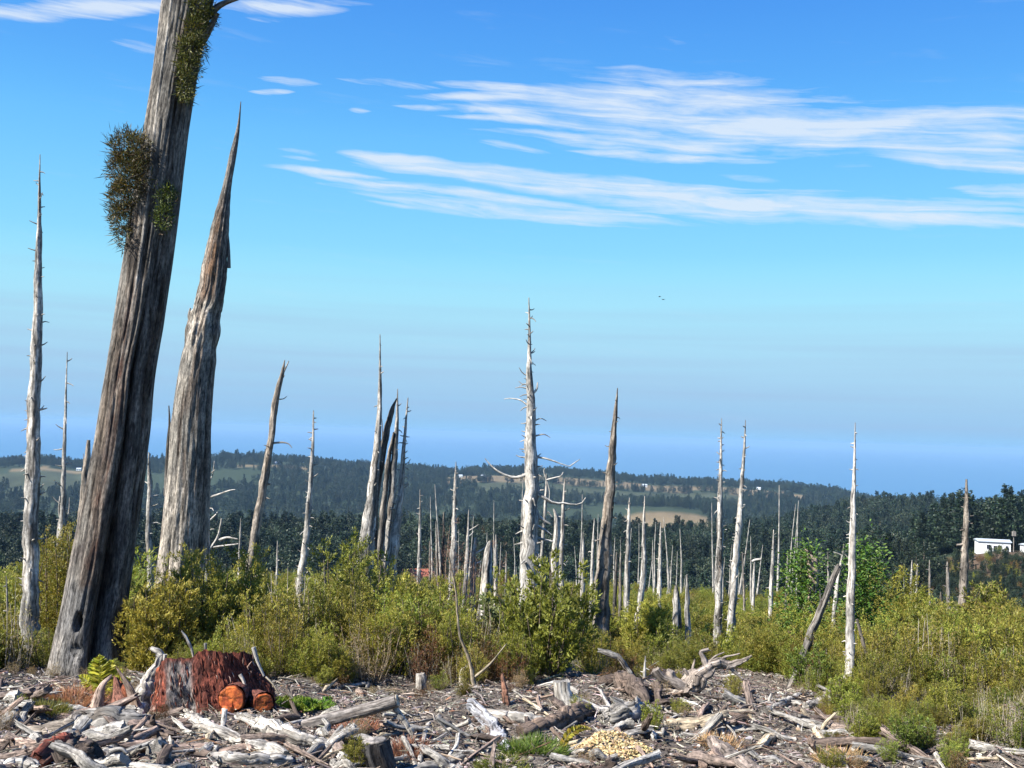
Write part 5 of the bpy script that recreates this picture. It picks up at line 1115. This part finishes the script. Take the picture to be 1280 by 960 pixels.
def build_litter():
    rng = np.random.default_rng(91)
    mb = MB()
    for n, lo, hi, w0, w1, fl, ht in ((31000, .03, .14, .006, .018, .6, .015), (5000, .12, .4, .006, .020, .8, .03), (24000, .02, .08, .014, .045, .35, .012)):
        px, d, x, z = litter_points(n, rng, 8.6, 19.0, 2.6); m_ = len(px)
        az = rng.random(m_) * 6.283; D = nrm(np.stack([np.cos(az), np.sin(az), rng.normal(0, .22, m_)], -1))
        W = rng.uniform(w0, w1, m_)
        col = pal(m_, LIT, LITW, .2, rng)
        bars(mb, np.stack([x, d, z + rng.uniform(0, ht * 1.6, m_)], -1), D, rng.uniform(lo, hi, m_), W, W * fl, col, rng)
    tag(mb.build('wood_litter', LITM, None, False), kind='stuff')
    # countable sticks and chunks: the larger ones, one object each
    kinds = []
    for nm, c, lb, cat in (('stick', DRIFT, 'bleached white stick lying in the slash', 'stick'), ('stick', DGREY, 'weathered grey stick lying in the slash', 'stick'), ('stick', np.array([.22, .16, .12]), 'brown barky stick lying in the slash', 'stick'),
                           ('stick', DBRN, 'dark nearly black stick lying in the slash', 'stick'), ('stick', CREAM * .85, 'cream peeled stick lying in the slash', 'stick')):
        for v in range(2):
            rg = np.random.default_rng(len(kinds) + 500); P = spline([(-.5, 0, 0), (-.15, rg.normal(0, .03), rg.normal(0, .015)), (.2, rg.normal(0, .03), rg.normal(0, .015)), (.5, 0, 0)], 9); m2 = MB()
            tube(m2, P, np.linspace(.024, .012, 9) * rg.uniform(.8, 1.3), 7, c, 700 + len(kinds), .3, knots=.5, jag=(.02, .03), rough=.2)
            kinds.append((nm, m2.mesh(nm, WOOD), lb, cat, 'sticks strewn over the slash'))
    for nm, c, lb, cat in (('wood_chunk', DRIFT * .9, 'pale chunk of broken wood in the slash', 'wood chunk'), ('wood_chunk', np.array([.26, .20, .16]), 'brown chunk of broken wood in the slash', 'wood chunk'), ('bark_piece', np.array([.19, .14, .115]), 'curled slab of brown bark in the slash', 'bark')):
        for v in range(2):
            m2 = MB(); tube(m2, spline([(-.5, 0, 0), (0, .05, .03), (.5, 0, 0)], 8), [.10, .15, .17, .18, .17, .15, .12, .07], 10, c, 720 + len(kinds), .45, 2.4, jag=(.12, .15), flat=.45 if nm == 'bark_piece' else .8, rough=.3)
            kinds.append((nm, m2.mesh(nm, WOOD), lb, cat, 'chunks and bark slabs strewn over the slash'))
    px, d, x, z = litter_points(900, rng); cnt = [0, 0]
    for i in range(len(px)):
        k = int(rng.integers(0, len(kinds))); nm, me, lb, cat, gr = kinds[k]; ck = nm != 'stick'
        if cnt[ck] >= (120 if ck else 130): continue
        cnt[ck] += 1
        o = bpy.data.objects.new(nm, me); COL.objects.link(o); L = rng.uniform(.10, .30) if ck else rng.uniform(.25, .8); w = L * rng.uniform(.7, 1.1) if ck else rng.uniform(.45, 1.0)
        tag(o, '%s %s near %s' % (('long' if L > .55 else 'short') if not ck else ('big' if L > .2 else 'small'), lb.replace(' lying in the slash', '').replace(' in the slash', ''), fmark(px[i], d[i])), cat, gr, 'thing')
        o.scale = (L, w, w); o.location = (x[i], d[i], z[i] + (.02 if ck else .025)); o.rotation_euler = (rng.normal(0, .3), rng.normal(0, .16), rng.random() * 6.28)
    bk = []
    for v, c in enumerate((DRIFT, DRIFT * .75, DGREY, np.array([.22, .17, .14]), DBRN * 1.3, PINK * .8)):
        rg = np.random.default_rng(800 + v); P = spline([(-.5, 0, 0), (-.2, rg.normal(0, .03), rg.normal(0, .025)), (.15, rg.normal(0, .03), rg.normal(0, .025)), (.5, 0, 0)], 26); m2 = MB()
        tube(m2, P, np.linspace(.075, .04, 26) * (.8 + .5 * fbm(np.arange(26) * .4, v, 0, 9)), 14, c, 840 + v, .6, 2.8, knots=.25, jag=(.10, .2), rough=.3, flat=.7)
        bk.append((m2.mesh('broken_branch', WOOD), ('white', 'pale grey', 'grey', 'brown', 'dark brown', 'pinkish')[v]))
    zones = [(-20, 150, 868, 965, 46), (150, 440, 900, 965, 44), (440, 720, 880, 965, 16), (740, 960, 850, 965, 34), (930, 1070, 868, 965, 26), (1040, 1290, 940, 965, 8)]
    for a, b, c0, c1, m_ in zones:
        for q in range(m_):
            g = gpix(rng.uniform(a, b), rng.uniform(c0, c1)); me, cn = bk[int(rng.integers(0, len(bk)))]
            o = bpy.data.objects.new('broken_branch', me); COL.objects.link(o); L = rng.uniform(.22, .8); w = rng.uniform(.28, .9) * (1.35 if b < 445 and rng.random() < .3 else 1)
            o.scale = (L, w, w); o.location = g + [0, 0, .03 * w + rng.uniform(0, .06)]; o.rotation_euler = (rng.random() * 6.28, rng.normal(0, .28), rng.random() * 6.28)
            ppx = pix(g); tag(o, '%s broken %s branch heaped near %s' % ('long' if L > .48 else 'short', cn, min(FMARKS, key=lambda k: abs(k[0] - ppx[0]) + 1.5 * abs(k[1] - ppx[1]))[2]), 'branch', 'broken branches heaped in the slash')
    # sawdust heap
    g = gpix(768, 940); m3 = MB(); n = 2600; a, r = rng.random(n) * 6.283, np.sqrt(rng.random(n)); xx, yy = g[0] + np.cos(a) * r * .44, g[1] + np.sin(a) * r * .5
    zz = terrain_z(xx, yy) + .14 * (1 - r ** 2) * (.5 + fbm(xx * 5, yy * 5, 0, 3, 2)) 
    az = rng.random(n) * 6.283
    bars(m3, np.stack([xx, yy, zz], -1), nrm(np.stack([np.cos(az), np.sin(az), rng.normal(0, .35, n)], -1)), rng.uniform(.02, .08, n), rng.uniform(.012, .035, n), rng.uniform(.006, .015, n), pal(n, [(.50, .37, .18), (.56, .45, .27), (.36, .26, .13)], None, .15, rng), rng)
    o = m3.build('sawdust_pile', LITM, None, False); tag(o, 'heap of fresh yellow sawdust and chips among the grey slash', 'sawdust')
build_litter()

# ------------------------------------------------------------------ small plants of the clearing
def fern(px, py, fronds, label, col, L=.5, name='fern', droop=.3, lw=.24):
    g = gpix(px, py); root = empty(name, g, label, 'fern'); rng = np.random.default_rng(int(px))
    for (az, up, ll) in fronds:
        mb = MB(); n = 26; t = np.linspace(0, 1, n); ll = ll * L
        h = np.array([math.cos(az), math.sin(az) * .6, 0])
        P = h * (t * ll * math.cos(up))[:, None] + np.array([0, 0, 1]) * (t * ll * math.sin(up) - droop * ll * t ** 2.4)[:, None] + h * (droop * .7 * ll * t ** 2.4)[:, None]
        tube(mb, P + g, np.linspace(.005, .0015, n), 4, np.array(col) * .7, 1, 0, cap=(False, False))
        T = nrm(np.gradient(P, axis=0)); side = nrm(np.cross(T, [0, -1, .3]))
        for sg in (-1, 1):
            c = g + np.repeat(P[2:], 2, 0) + rng.normal(0, .002, (2 * (n - 2), 3)); w = np.repeat((np.sin(np.pi * (t[2:] * .86 + .12)) ** .8) * ll * lw, 2)
            dr = nrm(np.repeat(side[2:] * sg + T[2:] * .5, 2, 0) + rng.normal(0, .12, (2 * (n - 2), 3)))
            leaf_quads(mb, c, dr, w, w * .0 + ll * .075, pal(len(c), [col, np.array(col) * 1.25, np.array(col) * .75], rng=rng), rng)
        mb.build('frond', LEAFM, root, False)
def tuft(px, py, n, L, W, cols, r, name, label, cat, up=.9, group=None):
    g = gpix(px, py); rng = np.random.default_rng(int(px * 7 + py)); a = rng.random(n) * 6.283; q = np.sqrt(rng.random(n)) * r
    xx, yy = g[0] + np.cos(a) * q, g[1] + np.sin(a) * q
    P = np.stack([xx, yy, terrain_z(xx, yy)], -1); D = nrm(np.stack([np.cos(a) * .6, np.sin(a) * .6, np.full(n, up)], -1) + rng.normal(0, .3, (n, 3)))
    mb = MB(); leaf_quads(mb, P, D, L * rng.uniform(.5, 1.2, n), W * rng.uniform(.7, 1.3, n), pal(n, cols, rng=rng), rng, .06)
    o = mb.build(name, LEAFM, None, False); tag(o, label, cat, group)
def build_small_plants():
    fern(124, 872, [(2.1, 1.25, 1.0), (1.9, 1.4, 1.05), (1.1, 1.3, .95), (.5, 1.1, .8), (2.7, .9, .7), (.1, .8, .75), (1.5, 1.2, .9)], 'bright yellow-green fern at the foot of the thickest trunk', (.34, .35, .03), .56, droop=.2)
    fern(700, 942, [(.25, 1.3, 1.15)], 'single arching yellow frond beside the green grass clump', (.36, .33, .04), .42, droop=.5, lw=.11)
    for k, (px, py) in enumerate(((378, 892), (398, 888), (362, 886))): fern(px, py, [(a, .7 + .3 * random.random(), .5 + .4 * random.random()) for a in (0, 1, 2, 3, 4, 5)], ('small green fern sprouts behind the propped log, %s' % ('middle', 'right', 'left')[k]), (.13, .20, .02), .3)
    tuft(668, 940, 2200, .12, .007, [(.05, .095, .012), (.075, .13, .014), (.12, .155, .025)], .30, 'grass_clump', 'vivid green grassy clump under the dark brown log', 'grass clump', .5)
    tuft(628, 957, 500, .10, .007, [(.16, .17, .02), (.2, .2, .03)], .22, 'grass_clump', 'yellow-green grass patch at the bottom edge below the blue-grey slab', 'grass clump', .5)
    tuft(62, 890, 900, .13, .006, [(.07, .09, .015), (.12, .12, .02)], .2, 'grass_clump', 'dark green grassy tuft above the split wedge at the left', 'grass clump')
    tuft(92, 880, 1500, .17, .006, [(.32, .16, .07), (.24, .12, .05), (.36, .22, .1)], .34, 'dead_fern', 'orange-brown withered fern patch before the thickest trunk', 'dead plant', .6)
    tuft(147, 908, 160, .12, .006, [(.36, .24, .07), (.3, .25, .05)], .07, 'dry_tuft', 'small straw tuft growing on the gnarled log', 'dry grass')
    tuft(506, 945, 700, .13, .006, [(.28, .14, .07), (.22, .1, .05)], .2, 'dead_fern', 'rust-brown dead twigs right of the charred log block', 'dead plant', .6)
    tuft(445, 915, 700, .11, .006, [(.30, .17, .08), (.25, .13, .06)], .2, 'dead_fern', 'rust-brown dead fern under the propped log', 'dead plant', .5)
    tuft(900, 935, 500, .13, .006, [(.42, .30, .15), (.33, .22, .1)], .2, 'dead_fern', 'tan withered fern in the slash right of the sawdust', 'dead plant', .5)
    tuft(1050, 952, 600, .12, .006, [(.40, .22, .12), (.33, .2, .1)], .22, 'dead_fern', 'pinkish-tan withered fern near the right-hand thicket', 'dead plant', .5)
    tuft(440, 935, 300, .1, .008, [(.25, .24, .03), (.18, .18, .03)], .12, 'weed', 'yellow-green weed between the white streaked log and the charred block', 'weed')
    g = gpix(815, 914)
    put_shrub('bushy', 1, g, .30, 'small dark green seedling right of the crumpled root chunk', sx=.8)
    put_shrub('heath', 2, gpix(850, 892), .22, 'little dark seedling in front of the uprooted stump', sx=1.2)
    rng = np.random.default_rng(17); px, d, x, z = litter_points(230, rng, 9.5)
    e = np.interp(px, EDX, EDD) - d
    n = 0
    for i in np.argsort(e):
        if n >= 75: break
        if e[i] > 1.2 and rng.random() < .75: continue
        n += 1; u = rng.random()
        kd, lb, gr = ('straw', 'small straw-coloured weed tuft in the slash', 'small weeds and seedlings in the slash') if u < .5 else ('heath', 'little olive seedling in the slash', 'small weeds and seedlings in the slash') if u < .85 else ('rusty', 'little rust-brown dead seedling in the slash', 'small weeds and seedlings in the slash')
        r = put_shrub(kd, int(rng.integers(0, 6)), (x[i], d[i], z[i] - .01), rng.uniform(.14, .32), lb.replace(' in the slash', '') + ' near ' + fmark(px[i], d[i]), gr, sx=1.2); r['category'] = 'weed'
build_small_plants()

# ------------------------------------------------------------------ houses, pole, birds
def plain(name, col, rough=.7):
    m, T, b = mat_new(name); ge = T.new('ShaderNodeTexCoord'); k = T.noise(ge.outputs['Object'], 1.3, 5, .6)
    T.link(T.mix(T.m('MULTIPLY', k, .35), (*col, 1), (col[0] * .6, col[1] * .6, col[2] * .58, 1)), b.inputs['Base Color']); b.inputs['Roughness'].default_value = rough
    return m
WHITEP, PANE, TIN, REDR, PINKW = plain('white_boards', (.66, .67, .67)), plain('window_dark', (.03, .035, .05), .2), plain('tin_roof', (.42, .47, .53), .45), plain('red_roof', (.30, .085, .05)), plain('pinkish_wall', (.42, .30, .25))
def box(c, s):
    c, s = np.asarray(c, float), np.asarray(s, float) / 2
    v = np.array([[i, j, k] for k in (-1, 1) for j in (-1, 1) for i in (-1, 1)]) * s + c
    return v, [np.array([(0, 2, 3, 1), (4, 5, 7, 6), (0, 1, 5, 4), (2, 6, 7, 3), (0, 4, 6, 2), (1, 3, 7, 5)])]
def house(px, d, w, dep, h, rise, wall, roof, label, rz=0, wins=(), row=None, name='house', door=None):
    p = gp(px, d) if row is None else at(px, row, d)
    r = empty(name, p, label, 'house'); r.rotation_euler = (0, 0, rz)
    def part(nm, boxes, m, parent=r):
        mb = MB()
        for c, s in boxes: mb.add(*box(c, s), (.5, .5, .5))
        o = mb.build(nm, m, None, False); o.parent = parent; return o
    part('wall', [((0, dep / 2, h / 2 - 1.5), (w, dep, h + 3))], wall)
    v = np.array([(-w / 2 - .3, -.35, h), (w / 2 + .3, -.35, h), (w / 2 + .3, dep + .35, h), (-w / 2 - .3, dep + .35, h), (-w / 2 - .3, dep / 2, h + rise), (w / 2 + .3, dep / 2, h + rise),
                  (-w / 2 - .3, -.35, h + .12), (w / 2 + .3, -.35, h + .12), (w / 2 + .3, dep + .35, h + .12), (-w / 2 - .3, dep + .35, h + .12)])
    mb = MB(); mb.add(v + [0, 0, .004], [np.array([(0, 1, 2, 3), (0, 6, 7, 1), (2, 8, 9, 3), (6, 4, 5, 7), (9, 8, 5, 4)]), np.array([(6, 9, 4), (7, 5, 8)])], (.5, .5, .5)); o = mb.build('roof', roof, None, False); o.parent = r
    for wx, wz, ww, wh in wins:
        f = part('window', [((wx, -.04, wz), (ww, .08, wh))], WHITEP)
        part('pane', [((wx, -.07, wz), (ww - .16, .06, wh - .16))], PANE, f)
    if door: part('door', [((door[0], -.05, door[2] / 2), (door[1], .1, door[2]))], PANE)
    return r
def build_houses():
    house(1243, 300, 8.2, 6, 3.0, .6, WHITEP, TIN, 'white single-storey house with dark windows on the cleared shelf at the right', R(-14), [(-1.5, 1.65, 1.1, 1.3), (1.3, 1.5, 1.2, 1.5), (3.1, 1.65, .8, 1.0)], door=(.2, .9, 2.0))
    house(1293, 296, 4, 4, 2.0, .6, WHITEP, TIN, 'small pale shed right of the utility pole', 0, [(-1, 1.2, .7, .8)], name='shed')
    house(527, 392, 10.5, 7, 2.8, 2.5, PINKW, REDR, 'hut with a rust-red roof in the dark wood behind the cluster of trunks', R(8), [(-2, 1.5, 1.2, 1.2), (2, 1.5, 1.2, 1.2)])
    for k, (px, d, w) in enumerate(((575, 2180, 9), (604, 2150, 9), (806, 2130, 10), (948, 2170, 8), (1026, 2160, 8), (98, 2030, 8), (345, 2120, 9))):
        lb = ['tiny white farmhouse on the far ridge above the bare brown bush', 'tiny white farmhouse on the far ridge right of the needle-topped snag', 'tiny white farmhouse on the far ridge right of the spear-tipped tree', 'tiny white farmhouse on the far ridge right of the twin snags',
              'tiny white farmhouse on the far ridge left of the bright white tree', 'tiny white farmhouse on the far slope left of the thickest trunk', 'tiny white farmhouse on the far ridge behind the slim hooked tree'][k]
        house(px, d, w, 8, 3.2, 2.2, WHITEP, TIN, lb, R(random.uniform(-25, 25)), [(-w / 4, 1.7, 1.2, 1.2), (w / 4, 1.7, 1.2, 1.2)], name='farmhouse')
    p = gp(1267, 290); r = empty('utility_pole', p, 'grey utility pole with a small box beside the white house', 'pole')
    mb = MB(); tube(mb, np.array([p - [0, 0, 1], p + [0, 0, 3], p + [0, 0, 6.2]]), [.14, .12, .1], 10, GREY * .9, 5, .03); mb.build('pole', LITM, r)
    mb = MB(); mb.add(*box(p + [0, -.1, 5.4], (.9, .5, 1.2)), GREY); mb.build('transformer_box', LITM, r, False)
    for k, (x, y, lb) in enumerate(((824.5, 371, 'left one of two tiny dark birds flying in the sky'), (829, 374.5, 'right one of two tiny dark birds flying in the sky'))):
        p = at(x, y, 150); r = empty('bird', p, lb, 'bird'); dk = (.03, .03, .035)
        mb = MB(); tube(mb, np.array([(-.16, 0, 0), (-.08, 0, .01), (.04, 0, .02), (.12, 0, .02), (.2, 0, .01)]) + p, [.01, .045, .055, .03, .006], 8, dk, 1, 0); mb.build('body', LITM, r)
        for s in (-1, 1):
            w = np.array([(-.06, 0, .02), (.08, 0, .03), (.06, .14 * s, .09), (-.06, .14 * s, .08), (.0, .34 * s, .05), (-.05, .32 * s, .045)]); w = w[:, [1, 0, 2]] if k else w
            v = np.concatenate([w, w + [0, 0, .012]]) + p; q = np.array([(0, 1, 2, 3), (3, 2, 4, 5), (6, 9, 8, 7), (9, 11, 10, 8), (0, 6, 7, 1), (1, 7, 8, 2), (2, 8, 10, 4), (4, 10, 11, 5), (5, 11, 9, 3), (3, 9, 6, 0)])
            mb = MB(); mb.add(v, [q], dk); mb.build('wing', LITM, r, False)
build_houses()
